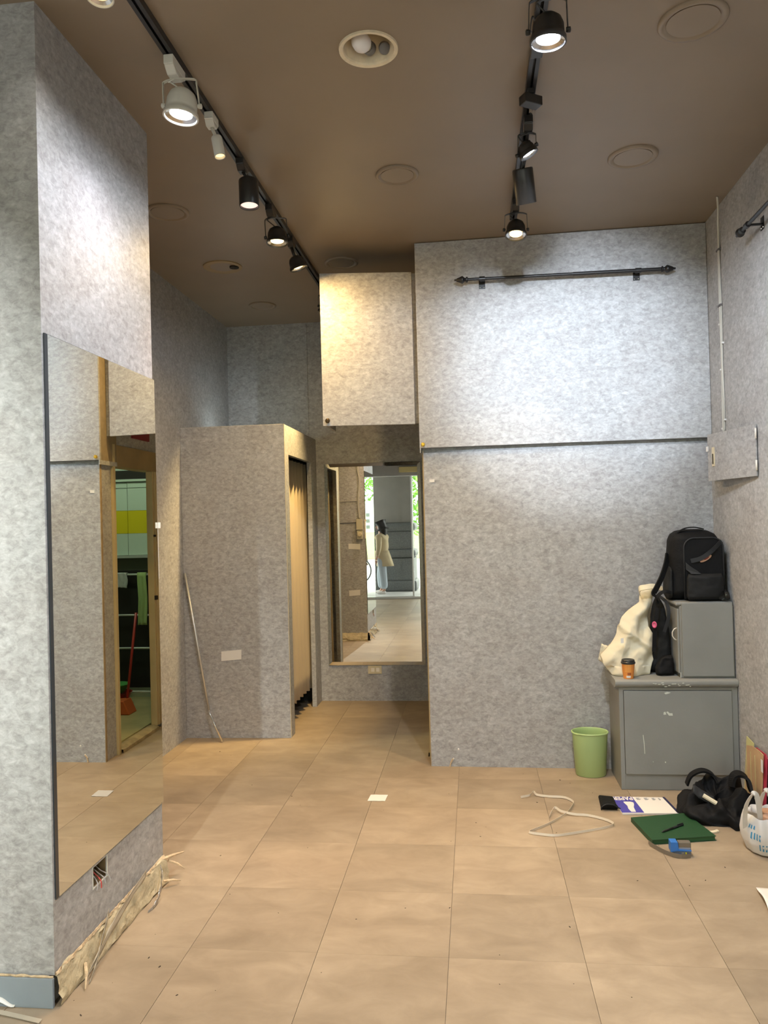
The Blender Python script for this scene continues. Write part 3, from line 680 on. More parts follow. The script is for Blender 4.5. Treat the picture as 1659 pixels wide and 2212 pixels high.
# left track
par_lamp(TX1, 2.18, (-1.062, 2.19, 3.075), (0.0, -0.10, -1), M['whitelamp'], M['dim'], 'white track lamp cut by the top edge of the photo, above the column', r=0.04, L=0.06, power=P_TL, color=(1, .93, .82), aln=0.10, spread=150)
par_lamp(TX1, 2.665, (-1.005, 2.68, 2.965), (-0.10, -0.03, -1), M['whitelamp'], M['cool'], 'big white bell-shaped track lamp on a stirrup, lit cool white', r=0.062, L=0.10, power=P_A, color=(0.95, 0.92, 1.0), aln=0.12, spread=-130, lr=0.64)
can_lamp(TX1+0.01, 3.03, (-0.975, 3.03, 2.983), (0.18, -0.05, -1), M['whitelamp'], M['dim'], 'small white cylinder track lamp with a dim warm light', r=0.022, L=0.085, power=P_B, aln=0.075)
can_lamp(TX1+0.015, 3.44, (-0.978, 3.45, 2.950), (0.03, -0.06, -1), M['blacklamp'], M['pink'], 'black cylinder track lamp with a pinkish halogen glow', r=0.045, L=0.125, power=P_C, color=PINK, spread=85, aln=0.10)
par_lamp(TX1+0.01, 3.96, (-0.983, 3.98, 2.968), (0.02, -0.08, -1), M['blacklamp'], M['warm'], 'black bell track lamp on a stirrup, lit warm, fourth lamp on the left track', r=0.056, L=0.085, power=P_D, color=WARM, spread=165)
par_lamp(TX1+0.01, 4.42, (-0.968, 4.43, 2.976), (0.30, 0.12, -0.94), M['blacklamp'], M['warm'], 'tilted black track lamp lit warm, farthest on the left track by the passage cupboard', r=0.052, L=0.075, yoke=False, power=P_E, color=WARM, spread=172, aln=0.09)
par_lamp(TX1+0.01, 5.36, (-1.0, 5.38, 2.968), (-0.36, 0.10, -0.90), M['blacklamp'], M['warm'], 'added black track lamp lit warm, unseen behind the passage cupboard', r=0.052, L=0.08, power=P_G, color=(1.0, 0.70, 0.30), spread=-62)  # unseen lamp added for the warm light on the booth header
# right track
par_lamp(TX2, 2.42, (0.272, 2.45, 2.972), (-0.02, 0.05, -1), M['blacklamp'], M['cool'], 'big black track lamp lit glaring cool white at the top of the photo', r=0.056, L=0.085, power=P_K, color=COOL, spread=-178, lr=0.70)
par_lamp(TX2+0.004, 3.27, (0.275, 3.285, 3.010), (0.45, 0.06, -0.88), M['blacklamp'], M['cool'], 'small tilted black track lamp lit cool white above the black cylinder lamp', r=0.040, L=0.055, power=P_H, color=COOL, spread=110, aln=0.08, lr=0.85, cord=True)
can_lamp(TX2+0.01, 3.50, (0.279, 3.57, 2.920), (0.13, 0.42, -1), M['blacklamp'], M['dark'], 'unlit black cylinder lamp on the right track', r=0.046, L=0.15, aln=0.10)
par_lamp(TX2-0.002, 4.12, (0.265, 4.15, 2.985), (-0.05, -0.22, -1), M['blacklamp'], M['warm'], 'black bell track lamp on a stirrup lit warm in front of the back wall', r=0.056, L=0.085, power=P_F, color=(1.0, .72, .36), spread=95)
par_lamp(TX1, -0.80, (-1.02, -0.78, 2.965), (-0.47, 0.75, -0.46), M['whitelamp'], M['cool'], 'added unseen white bell track lamp near the shop front, aimed at the column', r=0.062, L=0.10, power=P_N, color=(.97, 1.0, .95), spread=60)  # added out of view to brighten the column's near face
par_lamp(TX2, 0.40, (0.272, 0.43, 2.965), (0.078, 1.0, -0.142), M['blacklamp'], M['cool'], 'added unseen black track lamp above the camera aimed at the back wall', r=0.05, L=0.08, power=P_X, color=(.76, .86, 1.0), spread=-26)  # added out of view to make the cool bright spot on the back wall
par_lamp(TX2, 1.25, (0.272, 1.25, 2.965), (0.0, 0.1, -1), M['blacklamp'], M['cool'], 'added unseen black track lamp overhead shining straight down in front of the camera', r=0.05, L=0.08, power=P_O, color=(1.0, .84, .64), spread=120)  # added out of view to fill the front of the room with light
# empty twisted adapters on the right track
t = thing('empty_track_adapter', 'empty black adapter hanging twisted on the right track above the small cool lamp', 'adapter', (TX2, 3.05, ZC-0.026))
b_ = MB(); b_.obox((TX2, 3.06, ZC-0.062), (0.034, 0.022, 0.0), (-0.012, 0.02, 0), (0, 0, 0.018)); b_.build('block', M['blacklamp'], t, bevel=0.003)
b_ = MB(); b_.box(TX2-0.012, TX2+0.012, 3.03, 3.09, ZC-0.044, ZC-0.0262); b_.build('foot', M['blacklamp'], t)
b_ = MB(); b_.obox((TX2+0.004, 3.115, ZC-0.075), (0.004, 0.008, 0.0), (-0.003, 0.002, 0), (0, 0, 0.008)); b_.build('metal_contact', M['chrome'], t)
t = thing('track_power_feed', 'black power feed block on the right track behind the big cool lamp', 'adapter', (TX2, 2.72, ZC-0.026))
b_ = MB(); b_.box(TX2-0.022, TX2+0.022, 2.62, 2.80, ZC-0.05, ZC-0.0262); b_.build('block', M['blacklamp'], t, bevel=0.004)
b_ = MB(); b_.tube(smoothpath([(TX2-0.015, 2.65, ZC-0.05), (TX2-0.035, 2.60, ZC-0.07), (TX2-0.03, 2.56, ZC-0.05), (TX2-0.012, 2.62, ZC-0.048)]), 0.003, 6); b_.build('cord', M['blacklamp'], t, smooth=True)

# ================================================================== CURTAIN RODS, CABLES, WALL BITS
def rod(p, q, wall_n, brackets, label, r=0.009, finial2=True, plate_drop=-0.012):
    t = thing('curtain_rod', label, 'curtain rod', (Vector(p)+Vector(q))/2)
    p, q = Vector(p), Vector(q); d = (q-p).normalized(); n = Vector(wall_n)
    b2 = MB(); b2.tube([p, q], r, 14); smooth_by_angle(b2.build('rod', M['black'], t), 50)
    b2 = MB(); b2.tube([p*0.45+q*0.55, q], r*1.18, 14); smooth_by_angle(b2.build('outer_rod', M['black'], t), 50)
    for e, s in ((p, -1), (q, 1)):
        if s == 1 and not finial2: continue
        b2 = MB(); b2.lathe([(r, 0), (r*1.9, 0.003), (r*1.9, 0.010), (r*1.1, 0.014), (r*1.2, 0.019), (r*2.4, 0.030), (r*2.5, 0.036), (r*1.9, 0.048), (r*1.1, 0.066), (r*0.5, 0.072), (r*0.8, 0.077), (r*0.2, 0.082)], e, d*s, 16)
        smooth_by_angle(b2.build('finial', M['black'], t), 30)
    for u, dist in brackets:
        c = p.lerp(q, u)
        k = thing.__call__ if False else None
        b2 = MB(); side = d*0.019
        pl = c-n*(dist-0.002)
        b2.obox(pl+Vector((0, 0, plate_drop)), side, n*0.0015, Vector((0, 0, 0.030)))
        b2.obox(c-n*dist*0.5, d*0.007, n*dist*0.5, Vector((0, 0, 0.004)))
        b2.lathe([(r*1.35, -0.016), (r*1.6, -0.016), (r*1.6, 0.016), (r*1.35, 0.016)], c, d, 16)
        br = b2.build('bracket', M['black'], t)
        b2 = MB()
        for s in (-1, 1): b2.lathe([(0.0045, 0), (0.0035, 0.002), (0.001, 0.0025)], pl+Vector((0, 0, plate_drop-0.020))+side*0.6*s+n*0.0014, n, 10)
        b2.build('screw', M['chrome'], br)
    return t
rod((0.008, 4.63, 2.915), (1.115, 4.62, 2.905), (0, -1, 0), ((0.075, 0.066), (0.885, 0.058)), 'black curtain rod with pointed finials on the back wall')
rod((1.315, 3.87, 2.84), (1.315, 2.3, 2.845), (-1, 0, 0), ((0.04, 0.07), (0.6, 0.07)), 'black curtain rod on the right wall running out of the photo', plate_drop=0.004)

cb = thing('wall_cables', 'pair of pale cables running down the right wall into the small panel box', 'cable', (XR, 4.44, 2.4))
P1 = smoothpath([(1.337, 4.30, ZC-0.003), (1.352, 4.34, 3.12), (1.368, 4.40, 3.06), (1.374, 4.42, 3.00), (1.378, 4.44, 2.90), (1.379, 4.445, 2.6), (1.3795, 4.44, 2.3), (1.3795, 4.45, 2.1), (1.3795, 4.45, 1.925)])
P2 = smoothpath([(1.372, 4.405, 3.05), (1.377, 4.425, 2.96), (1.379, 4.428, 2.8), (1.380, 4.425, 2.55), (1.380, 4.432, 2.3), (1.380, 4.425, 2.15), (1.380, 4.432, 1.925)])
b_ = MB(); b_.tube(P1, 0.0052, 8); b_.build('cable', M['cable'], cb, smooth=True)
b_ = MB(); b_.tube(P2, 0.0042, 8); b_.build('cable', M['cable'], cb, smooth=True)
for z in (2.935, 2.63): 
    b_ = MB(); b_.box(XR-0.014, XR-0.0003, 4.415, 4.46, z-0.005, z+0.005); b_.build('grey_clip', M['cablegrey'], cb)
for y, z in ((4.46, 2.53), (4.415, 2.42), (4.458, 2.28), (4.415, 2.0), (4.458, 1.955)):
    b_ = MB(); b_.obox((XR-0.006, y, z), (0.006, 0, 0), (0, 0.006, 0), (0, 0, 0.005)); b_.build('white_clip', M['paper'], cb, bevel=0.001)

pb = thing('panel_box', 'small wallpapered panel box in the right corner, its lid ajar', 'box', (1.36, 4.2, 1.67))
b_ = MB(); b_.box(1.354, XR-0.0005, 4.25, 4.60, 1.685, 1.90); b_.build('box_body', WP, pb)
b_ = MB(); q0, q1 = Vector((1.3805, 3.955, 0)), Vector((1.3136, 4.50, 0)); dd = (q1-q0).normalized(); nn = Vector((-dd.y, dd.x, 0))*-0.0
th = Vector((dd.y, -dd.x, 0))*0.006
if th.x < 0: th = -th
b_.extr([q0+Vector((0, 0, 1.668)), q1+Vector((0, 0, 1.670)), q1+Vector((0, 0, 1.928)), q0+Vector((0, 0, 1.921))], th*-1.0)
lid = b_.build('lid', WP, pb)
for z0_, z1_ in ((1.85, 1.90), (1.695, 1.745)):
    b_ = MB(); b_.tube([q0+Vector((-0.006, -0.004, z0_)), q0+Vector((-0.006, -0.004, z1_))], 0.0045, 8); b_.build('hinge', M['masktape'], lid, smooth=True)
hc = q1-dd*0.075+Vector((-0.008, 0, 1.80))
b_ = MB(); b_.obox(hc, dd*0.014, Vector((0.0022, 0, 0)), Vector((0, 0, 0.052))); hd = b_.build('handle', M['cream'], lid)
b_ = MB(); b_.obox(q1-dd*0.005+Vector((-0.010, 0, 1.848)), dd*0.012, Vector((0.002, 0, 0)), Vector((0, 0, 0.014))); b_.build('tape_piece', M['paper'], lid)
b_ = MB(); b_.obox(hc+Vector((-0.003, 0, -0.012)), dd*0.005, Vector((0.001, 0, 0)), Vector((0, 0, 0.028))); b_.build('handle_slot', M['dark'], lid)

def sticker(c, u, v, n, label, mt=M['paper'], cat='paper note', nm='paper_note'):
    c, u, v, n = Vector(c), Vector(u), Vector(v), Vector(n)
    b2 = MB(); b2.grid(lambda a, b3: c+u*(a-0.5)*2+v*(b3-0.5)*2+n*(0.0012+0.002*abs(nz(a, b3, c.x, 3))*(1 if (a-0.5)**2+(b3-.5)**2 > .1 else 0.3)), 7, 5)
    o = b2.build(nm, mt, solid=0.0006); return tag(o, label, cat)
sticker((-1.709, 5.298, 0.579), (0.072, 0.002, 0.006), (0.001, 0, 0.034), (0, -1, 0), 'white paper note stuck low on the booth front, right of the metal pole')
sticker((-0.242, YB+0.018, 1.731), (0.015, 0, 0.001), (0, 0, 0.009), (0, -1, 0), 'tiny white sticker high on the back wall by the passage corner', nm='sticker', cat='sticker')
sticker((-1.486, Y2+0.001, 1.178), (0.075, 0, -0.003), (0, 0, 0.035), (0, 1, 0), 'white note on the column rear face, upper of two seen in the passage mirror')
sticker((-1.497, Y2+0.001, 0.598), (0.070, 0, 0.004), (0, 0, 0.035), (0, 1, 0), 'white note on the column rear face, lower of two seen in the passage mirror')
pf = sticker((-0.551, 4.172, 0.001), (0.047, 0.0, 0), (0.003, 0.047, 0), (0, 0, 1), 'square scrap of white paper lying on the floor in front of the passage', M['papercream'], 'paper', 'paper_scrap')
# cables and switch box on the column's far face
sw = thing('switch_box', 'cream switch box with cables on the rear face of the column, seen in the mirror', 'switch', (-1.41, Y2, 1.4))
b_ = MB(); b_.box(-1.452, -1.372, Y2+0.0003, Y2+0.035, 1.385, 1.52); b_.build('box', M['box'], sw, bevel=0.004)
b_ = MB(); b_.box(-1.448, -1.376, Y2+0.0003, Y2+0.03, 1.27, 1.380); b_.build('box', M['box'], sw, bevel=0.004)
b_ = MB(); b_.lathe([(0.03, 0), (0.03, 0.012), (0.024, 0.016), (0.001, 0.017)], (-1.41, Y2+0.03, 1.33), (0, 1, 0), 20); b_.build('round_switch', M['cream'], sw)
for dx in (0, 0.012):
    b_ = MB(); b_.tube(smoothpath([(-1.425+dx, Y2+0.008, ZC-0.01), (-1.43+dx*1.5, Y2+0.01, 2.6), (-1.43+dx, Y2+0.008, 2.2), (-1.405+dx, Y2+0.012, 2.0), (-1.428+dx, Y2+0.008, 1.75), (-1.415+dx, Y2+0.01, 1.521)]), 0.006, 6); b_.build('cable', M['cable'], sw, smooth=True)
b_ = MB(); b_.tube([(-2.0, Y2+0.006, 1.745), (-1.43, Y2+0.006, 1.75)], 0.004, 6); b_.build('cable', M['cable'], sw)
b_ = MB(); b_.tube([(-2.0, Y2+0.004, 1.475), (-1.455, Y2+0.004, 1.475)], 0.003, 6); b_.build('cable', M['dark'], sw)
# torn chips at foot of back wall
t = thing('torn_wallpaper', 'torn curl of wallpaper at the foot of the back wall near the passage', 'torn paper', (-0.165, YB+0.015, 0.03))
b_ = MB(); b_.tube(smoothpath([(-0.178, YB+0.006, 0.003), (-0.174, YB+0.008, 0.02), (-0.168, YB+0.010, 0.035), (-0.158, YB+0.006, 0.05)]), [0.004]*18+[0.002], 6); b_.build('curl', M['torn'], t)
b_ = MB(); b_.extr([(-0.176, YB+0.017, 0.03), (-0.166, YB+0.017, 0.024), (-0.15, YB+0.017, 0.05), (-0.156, YB+0.017, 0.055)], (0, -0.002, 0)); b_.build('flap', M['papercream'], t)
tag(MB().lathe([(0.006, 0), (0.005, -0.004), (0.001, -0.006)], (-0.125, YB+0.0195, 0.105), (0, 1, 0), 10).build('wall_plug', M['papercream']), 'tiny pale plug in the back wall just above the torn wallpaper', 'plug')

# metal pole leaning on the booth
mp_ = thing('metal_pole', 'thin bent metal pole leaning in the corner of the booth front', 'pole', (-1.747, 5.18, 0))
b_ = MB(); b_.tube([(-2.022, 5.27, 1.165), (-1.868, 5.262, 0.20)], 0.008, 10); b_.build('upper_tube', M['steel'], mp_, smooth=True)
b_ = MB(); b_.tube([(-1.870, 5.262, 0.205), (-1.862, 5.255, 0.185), (-1.753, 5.19, 0.006)], 0.0068, 10); b_.build('lower_tube', M['chrome'], mp_, smooth=True)

# ================================================================== GREY CABINETS IN THE CORNER
cab = thing('base_cabinet', 'grey painted base cabinet with a rounded top edge in the right corner', 'cabinet', (1.07, 4.5, 0))
CX0, CX1, CY0, CY1 = 0.764, 1.382, 4.357, 4.672
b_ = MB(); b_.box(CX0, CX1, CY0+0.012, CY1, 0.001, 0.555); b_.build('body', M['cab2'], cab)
b_ = MB(); b_.box(CX0, CX0+0.022, CY0, CY0+0.0118, 0.001, 0.555); b_.box(CX1-0.030, CX1, CY0, CY0+0.0118, 0.001, 0.555); b_.box(CX0+0.022, CX1-0.030, CY0+0.002, CY0+0.0118, 0.001, 0.085); b_.box(CX0+0.022, CX1-0.030, CY0, CY0+0.0118, 0.54, 0.555)
b_.build('face_frame', M['cab'], cab, bevel=0.001)
b_ = MB(); b_.box(CX0+0.024, CX1-0.032, CY0-0.008, CY0+0.0118, 0.087, 0.538); fd = b_.build('door', M['cab'], cab, bevel=0.0015)
def blotch(pts, y, nm, parent, mt=M['chip'], ax='y'):
    b2 = MB(); b2.extr([(x, y, z) for x, z in pts], (0, -0.0006, 0)); return b2.build(nm, mt, parent)
yy = CY0-0.0081
for nm_, pts in (('paint_chip', [(0.993, 0.410), (0.995, 0.424), (1.004, 0.426), (1.008, 0.411)]), ('paint_chip', [(1.008, 0.424), (1.016, 0.428), (1.026, 0.418), (1.040, 0.418), (1.042, 0.405), (1.022, 0.405)]),
                 ('scratch', [(0.882, 0.300), (0.885, 0.301), (0.889, 0.26), (0.891, 0.20), (0.888, 0.198), (0.886, 0.25)]),
                 ('paint_chip', [(0.993, 0.156), (0.998, 0.158), (1.0, 0.151), (0.995, 0.150)]), ('paint_chip', [(0.93, 0.156), (0.933, 0.158), (0.934, 0.153)]),
                 ('scratch', [(1.00, 0.527), (1.015, 0.533), (1.035, 0.529), (1.022, 0.524), (1.008, 0.520)])):
    blotch(pts, yy, nm_, fd)
b_ = MB()
prof = [(CY1, 0.5555), (CY1, 0.600), (CY0+0.0, 0.600), (CY0-0.012, 0.598), (CY0-0.021, 0.591), (CY0-0.024, 0.580), (CY0-0.021, 0.569), (CY0-0.012, 0.561), (CY0+0.0, 0.5555)]
b_.extr([(CX0-0.022, y, z) for y, z in prof], (CX1-CX0+0.022, 0, 0)); top = smooth_by_angle(b_.build('worktop', M['cab'], cab), 35)
random.seed(3)
for k in range(16):
    x = 0.94+random.random()*0.22; z = 0.563+random.random()*0.022; s = 0.004+random.random()*0.006
    yq = CY0-0.0245+abs(z-0.580)*0.10
    blotch([(x-s, z-0.001), (x, z-0.002), (x+s, z), (x+s*0.4, z+0.002), (x-s*0.6, z+0.0016)], yq, 'paint_chip', top)

uc = thing('upper_cabinet', 'smaller grey painted cabinet standing on the base cabinet under the backpack', 'cabinet', (1.25, 4.5, 0.6))
UX0, UX1, UY0, UY1, UZ1 = 1.098, 1.382, 4.385, 4.672, 1.012
b_ = MB(); b_.box(UX0+0.004, UX1, UY0+0.001, UY1, 0.601, UZ1-0.022); b_.build('body', M['cab'], uc, bevel=0.0015)
b_ = MB(); b_.box(UX0-0.016, UX1, UY0+0.004, UY1, UZ1-0.0215, UZ1); b_.build('top_board', M['cab'], uc, bevel=0.008, smooth=True)
b_ = MB(); b_.box(UX0+0.012, UX1-0.008, UY0-0.012, UY0+0.0008, 0.612, UZ1-0.006); b_.build('front_panel', M['cab'], uc, bevel=0.001)
b_ = MB(); b_.box(UX0-0.008, UX0+0.0035, UY0+0.010, UY1-0.02, 0.625, 0.975); sdr = b_.build('side_door', M['cab'], uc, bevel=0.002)
b_ = MB(); b_.tube([(UX0-0.008, UY0+0.030, 0.868), (UX0-0.020, UY0+0.030, 0.862), (UX0-0.030, UY0+0.030, 0.845), (UX0-0.030, UY0+0.030, 0.825), (UX0-0.020, UY0+0.030, 0.808), (UX0-0.008, UY0+0.030, 0.802)], 0.0028, 8); b_.build('handle', M['masktape'], sdr, smooth=True)
b_ = MB(); b_.box(UX0-0.0005, UX0+0.0035, UY0+0.001, UY0+0.008, 0.60+0.002, 0.63); b_.build('hinge', M['steel'], uc)

# ================================================================== SOFT THINGS
def pillow(rows, y0f, thick, name, mt, parent, fold=0.006, fs=14, nu=40, yslope=0.0, edge=0.5, sub=0, seed=0):
    """closed soft body from outline rows [(z, xl, xr)]; front bulges to -y"""
    rs = []
    rows = sorted(rows)
    zs = [r[0] for r in rows]; nvv = 46
    def lim(z):
        for i in range(len(rows)-1):
            if rows[i][0] <= z <= rows[i+1][0]:
                t = (z-rows[i][0])/(rows[i+1][0]-rows[i][0]); return rows[i][1]*(1-t)+rows[i+1][1]*t, rows[i][2]*(1-t)+rows[i+1][2]*t
        return rows[-1][1:]
    for j in range(nvv):
        v = j/(nvv-1); z = zs[0]+(zs[-1]-zs[0])*v; xl, xr = lim(z)
        ring = []
        ev = min(1.0, (min(v, 1-v)*8+0.02))**0.5 if edge else 1
        for i in range(nu):
            a = 2*PI*i/nu; cxx = (xl+xr)/2; hw = (xr-xl)/2
            ca, sa = math.cos(a), math.sin(a)
            px_ = cxx+hw*(abs(ca)**0.6)*(1 if ca > 0 else -1)
            th = thick*(abs(sa)**0.6)*(1 if sa > 0 else -1)*ev
            f = fold*(nz(px_+seed, z*0.7, seed, fs)+0.5*nz(px_+seed, z, seed+4, fs*2.3))
            ring.append((px_+f*0.4, y0f+th+f*abs(sa)*1.5+yslope*(z-zs[0]), z+f*0.3*ev))
        rs.append(ring)
    b2 = MB(); b2.rings(rs); return b2.build(name, mt, parent, smooth=True)
def strap(pts, wd, name, mt, parent, wdir=(0, 1, 0), th=0.003, k=6):
    pp = smoothpath(pts, k); b2 = MB(); rs = []; wv0 = Vector(wdir)
    for i, p in enumerate(pp):
        tg = (pp[min(i+1, len(pp)-1)]-pp[max(i-1, 0)]).normalized(); wv = (wv0-tg*wv0.dot(tg)).normalized()*wd/2; nn_ = tg.cross(wv).normalized()*th/2
        rs.append([p-wv-nn_, p+wv-nn_, p+wv+nn_, p-wv+nn_])
    b2.rings(rs); return b2.build(name, mt, parent, smooth=False)

# backpack on the upper cabinet
bp = thing('backpack', 'black boxy backpack with a small tan patch on top of the upper cabinet', 'backpack', (1.23, 4.52, 1.012))
zt = 1.0125
pillow([(zt, 1.088, 1.366), (zt+0.02, 1.078, 1.378), (zt+0.12, 1.082, 1.379), (zt+0.26, 1.086, 1.376), (zt+0.33, 1.092, 1.355), (zt+0.365, 1.105, 1.335), (zt+0.385, 1.13, 1.30), (zt+0.392, 1.17, 1.26)], 4.545, 0.105, 'main_body', M['blackcloth'], bp, fold=0.007, fs=9)
# front face panel with piping arch
def arch(xl, xr, z0_, z1_, rad, n=8):
    p = [(xl, z0_)]
    for k in range(n+1):
        a = PI-k*(PI/2)/n; p.append((xl+rad+rad*math.cos(a), z1_-rad+rad*math.sin(a)))
    for k in range(n+1):
        a = PI/2-k*(PI/2)/n; p.append((xr-rad+rad*math.cos(a), z1_-rad+rad*math.sin(a)))
    p.append((xr, z0_)); return p
ar = arch(1.145, 1.352, zt+0.012, zt+0.345, 0.055)
b_ = MB(); b_.extr([(x, 4.450, z) for x, z in ar], (0, -0.022, 0)); b_.build('front_panel', M['blackcloth'], bp, bevel=0.006)
b_ = MB(); b_.tube([(x, 4.427, z) for x, z in ar], 0.0045, 6, cap=True); b_.build('piping', M['blacktrim'], bp, smooth=True)
pillow([(zt+0.008, 1.158, 1.338), (zt+0.03, 1.15, 1.345), (zt+0.125, 1.153, 1.343), (zt+0.150, 1.16, 1.335)], 4.412, 0.026, 'front_pocket', M['blackcloth2'], bp, fold=0.006, fs=14)
b_ = MB(); b_.extr([(1.150, 4.424, zt+0.215), (1.152, 4.424, zt+0.175), (1.175, 4.405, zt+0.150), (1.225, 4.398, zt+0.150), (1.205, 4.405, zt+0.168), (1.175, 4.415, zt+0.19)], (0, -0.004, 0)); b_.build('pocket_flap', M['blacktrim'], bp)
pillow([(zt+0.002, 1.072, 1.090), (zt+0.05, 1.064, 1.095), (zt+0.15, 1.070, 1.095), (zt+0.19, 1.08, 1.092)], 4.535, 0.075, 'side_pocket', M['blackcloth2'], bp, fold=0.005)
b_ = MB()
oc = Vector((1.258, 4.4235, zt+0.232)); du = Vector((0.030, 0, 0.018)); dv = Vector((-0.006, 0, 0.0095))
b_.extr([oc+du*math.cos(2*PI*k/18)+dv*math.sin(2*PI*k/18) for k in range(18)], (0, -0.003, 0)); pt = b_.build('patch', M['patch'], bp)
b_ = MB(); b_.extr([oc+du*0.45*math.cos(2*PI*k/12)+dv*0.55*math.sin(2*PI*k/12)+du*0.1+Vector((0, -0.0031, 0)) for k in range(12)], (0, -0.0006, 0)); b_.build('patch_print', M['patchred'], pt)
strap([(1.345, 4.428, zt+0.325), (1.29, 4.415, zt+0.275), (1.235, 4.418, zt+0.235), (1.18, 4.426, zt+0.22)], 0.024, 'cross_strap', M['blacktrim'], bp, wdir=(0.3, 0, 1))
strap([(1.13, 4.50, zt+0.375), (1.17, 4.49, zt+0.398), (1.22, 4.49, zt+0.403), (1.27, 4.50, zt+0.392)], 0.022, 'top_handle', M['blackcloth'], bp, wdir=(0, 1, 0), th=0.006)
strap([(1.083, 4.53, zt+0.255), (1.065, 4.50, zt+0.20), (1.035, 4.47, zt+0.135), (1.003, 4.45, zt+0.08), (0.982, 4.44, zt+0.045), (0.988, 4.44, zt+0.030)], 0.032, 'shoulder_strap', M['blackcloth'], bp, wdir=(0.5, 0.3, -0.5), th=0.008)
strap([(1.075, 4.44, zt+0.045), (1.045, 4.43, zt+0.055), (1.02, 4.43, zt+0.048), (0.992, 4.435, zt+0.018), (1.004, 4.44, zt-0.012)], 0.018, 'shoulder_strap', M['blackcloth'], bp, wdir=(0, 0.4, 1), th=0.005)
# clear plastic cup lying in front of it
pc = thing('plastic_cup', 'small crumpled clear plastic cup beside the backpack on the upper cabinet', 'cup', (1.335, 4.40, 1.013))
b_ = MB(); b_.lathe([(0.018, -0.022), (0.024, -0.018), (0.028, 0.02), (0.029, 0.022), (0.027, 0.021), (0.022, -0.016)], (1.338, 4.402, zt+0.030), (0.7, -0.55, 0.25), 14, cap=False); b_.build('cup_wall', M['clear'], pc, smooth=True)
b_ = MB(); b_.lathe([(0.018, -0.022), (0.0005, -0.0215)], (1.338, 4.402, zt+0.030), (0.7, -0.55, 0.25), 14, cap=False); b_.build('cup_base', M['clear'], pc, smooth=True)

# cream canvas tote and black bag leaning between the cabinets
tz = 0.601
tb = thing('canvas_tote', 'crumpled cream canvas tote bag slumped on the base cabinet', 'bag', (0.85, 4.53, tz))
def tote_front(u, v):
    rows_ = [(0.0, 0.750, 0.958), (0.06, 0.705, 0.975), (0.105, 0.695, 0.996), (0.165, 0.755, 1.000), (0.22, 0.785, 0.988), (0.26, 0.796, 0.968), (0.31, 0.826, 0.968), (0.35, 0.870, 0.980), (0.39, 0.928, 0.995), (0.43, 0.935, 1.005), (0.475, 0.960, 1.010)]
    z = v*0.475
    for i in range(len(rows_)-1):
        if rows_[i][0] <= z+1e-9 and z <= rows_[i+1][0]+1e-9:
            t = (z-rows_[i][0])/(rows_[i+1][0]-rows_[i][0]); xl = rows_[i][1]*(1-t)+rows_[i+1][1]*t; xr = rows_[i][2]*(1-t)+rows_[i+1][2]*t; break
    x = xl+(xr-xl)*u
    bulge = 0.075*math.sin(PI*min(1, u*0.8+0.15))*(1-0.65*v)
    f1 = 0.016*math.sin((x*4.0-z*3.0)*11+2.0*nz(x, z, 1, 6))+0.016*nz(x, z, 0, 18)+0.012*abs(nz(x, z, 7, 26))-0.02*max(0, 1-abs(x-0.80-0.35*(z-0.1))*30)*(z < 0.22)
    fold_ = 0.028*max(0, 1-abs((z-0.245)-(-0.75*(x-0.84)))*28) if 0.80 < x < 0.98 else 0
    y = 4.50-bulge-fold_+f1*(0.5+0.5*v)+0.10*v
    return (x+0.006*nz(x, z, 9, 12), y, max(tz+0.0006, tz+z+0.004*nz(x*3, 0, 0, 8)+(-0.01 if v == 0 else 0)+0.010*math.sin(u*9)*(1 if v < 0.1 else 0)))
b_ = MB(); b_.grid(tote_front, 60, 70); b_.build('front_cloth', M['canvas'], tb, smooth=True, solid=0.003)
b_ = MB(); b_.grid(lambda u, v: (tote_front(u*0.92, v)[0]+0.004, max(4.55+0.02*nz(u, v, 3, 4), tote_front(u*0.92, v)[1]+0.02), tote_front(u*0.92, v)[2]), 30, 30); b_.build('back_cloth', M['canvas_in'], tb, smooth=True, solid=0.003)
b_ = MB()   # slumped corner to the left behind
b_.grid(lambda u, v: (0.690+0.10*u+0.02*v*(1-u), 4.56+0.012*nz(u, v, 0, 5)-0.02*u, tz+0.07+(0.09+0.045*u)*v-0.07*u+0.008*nz(u, v, 2, 8)), 14, 12); b_.build('corner_flap', M['canvas'], tb, smooth=True, solid=0.004)
b_ = MB(); b_.obox((0.800, 4.418, 0.800), (0.008, 0, 0.001), (0, 0.0008, 0), (0, 0, 0.014)); b_.build('care_label', M['paper'], tb)
strap([(0.93, 4.56, 1.045), (0.925, 4.53, 1.075), (0.955, 4.51, 1.085), (1.0, 4.52, 1.088), (1.05, 4.53, 1.072)], 0.035, 'handle', M['canvas'], tb, wdir=(0, 0.6, 0.6), th=0.004)
kb_ = thing('black_shoulder_bag', 'black nylon bag wedged between the cream tote and the upper cabinet', 'bag', (1.03, 4.53, tz))
pillow([(tz+0.001, 0.955, 1.078), (tz+0.04, 0.965, 1.082), (tz+0.15, 0.985, 1.083), (tz+0.24, 0.990, 1.080), (tz+0.32, 0.995, 1.068), (tz+0.38, 1.008, 1.052), (tz+0.42, 1.018, 1.035)], 4.565, 0.070, 'bag_body', M['blackcloth2'], kb_, fold=0.011, fs=12, seed=3)
strap([(1.035, 4.455, tz+0.24), (1.06, 4.45, tz+0.33), (1.055, 4.47, tz+0.40), (1.02, 4.49, tz+0.435)], 0.018, 'bag_strap', M['blacktrim'], kb_, wdir=(1, 0, 0))
strap([(0.978, 4.46, tz+0.13), (0.985, 4.452, tz+0.26), (1.0, 4.46, tz+0.36), (1.015, 4.49, tz+0.435)], 0.022, 'bag_strap', M['blackcloth'], kb_, wdir=(1, 0, 0))
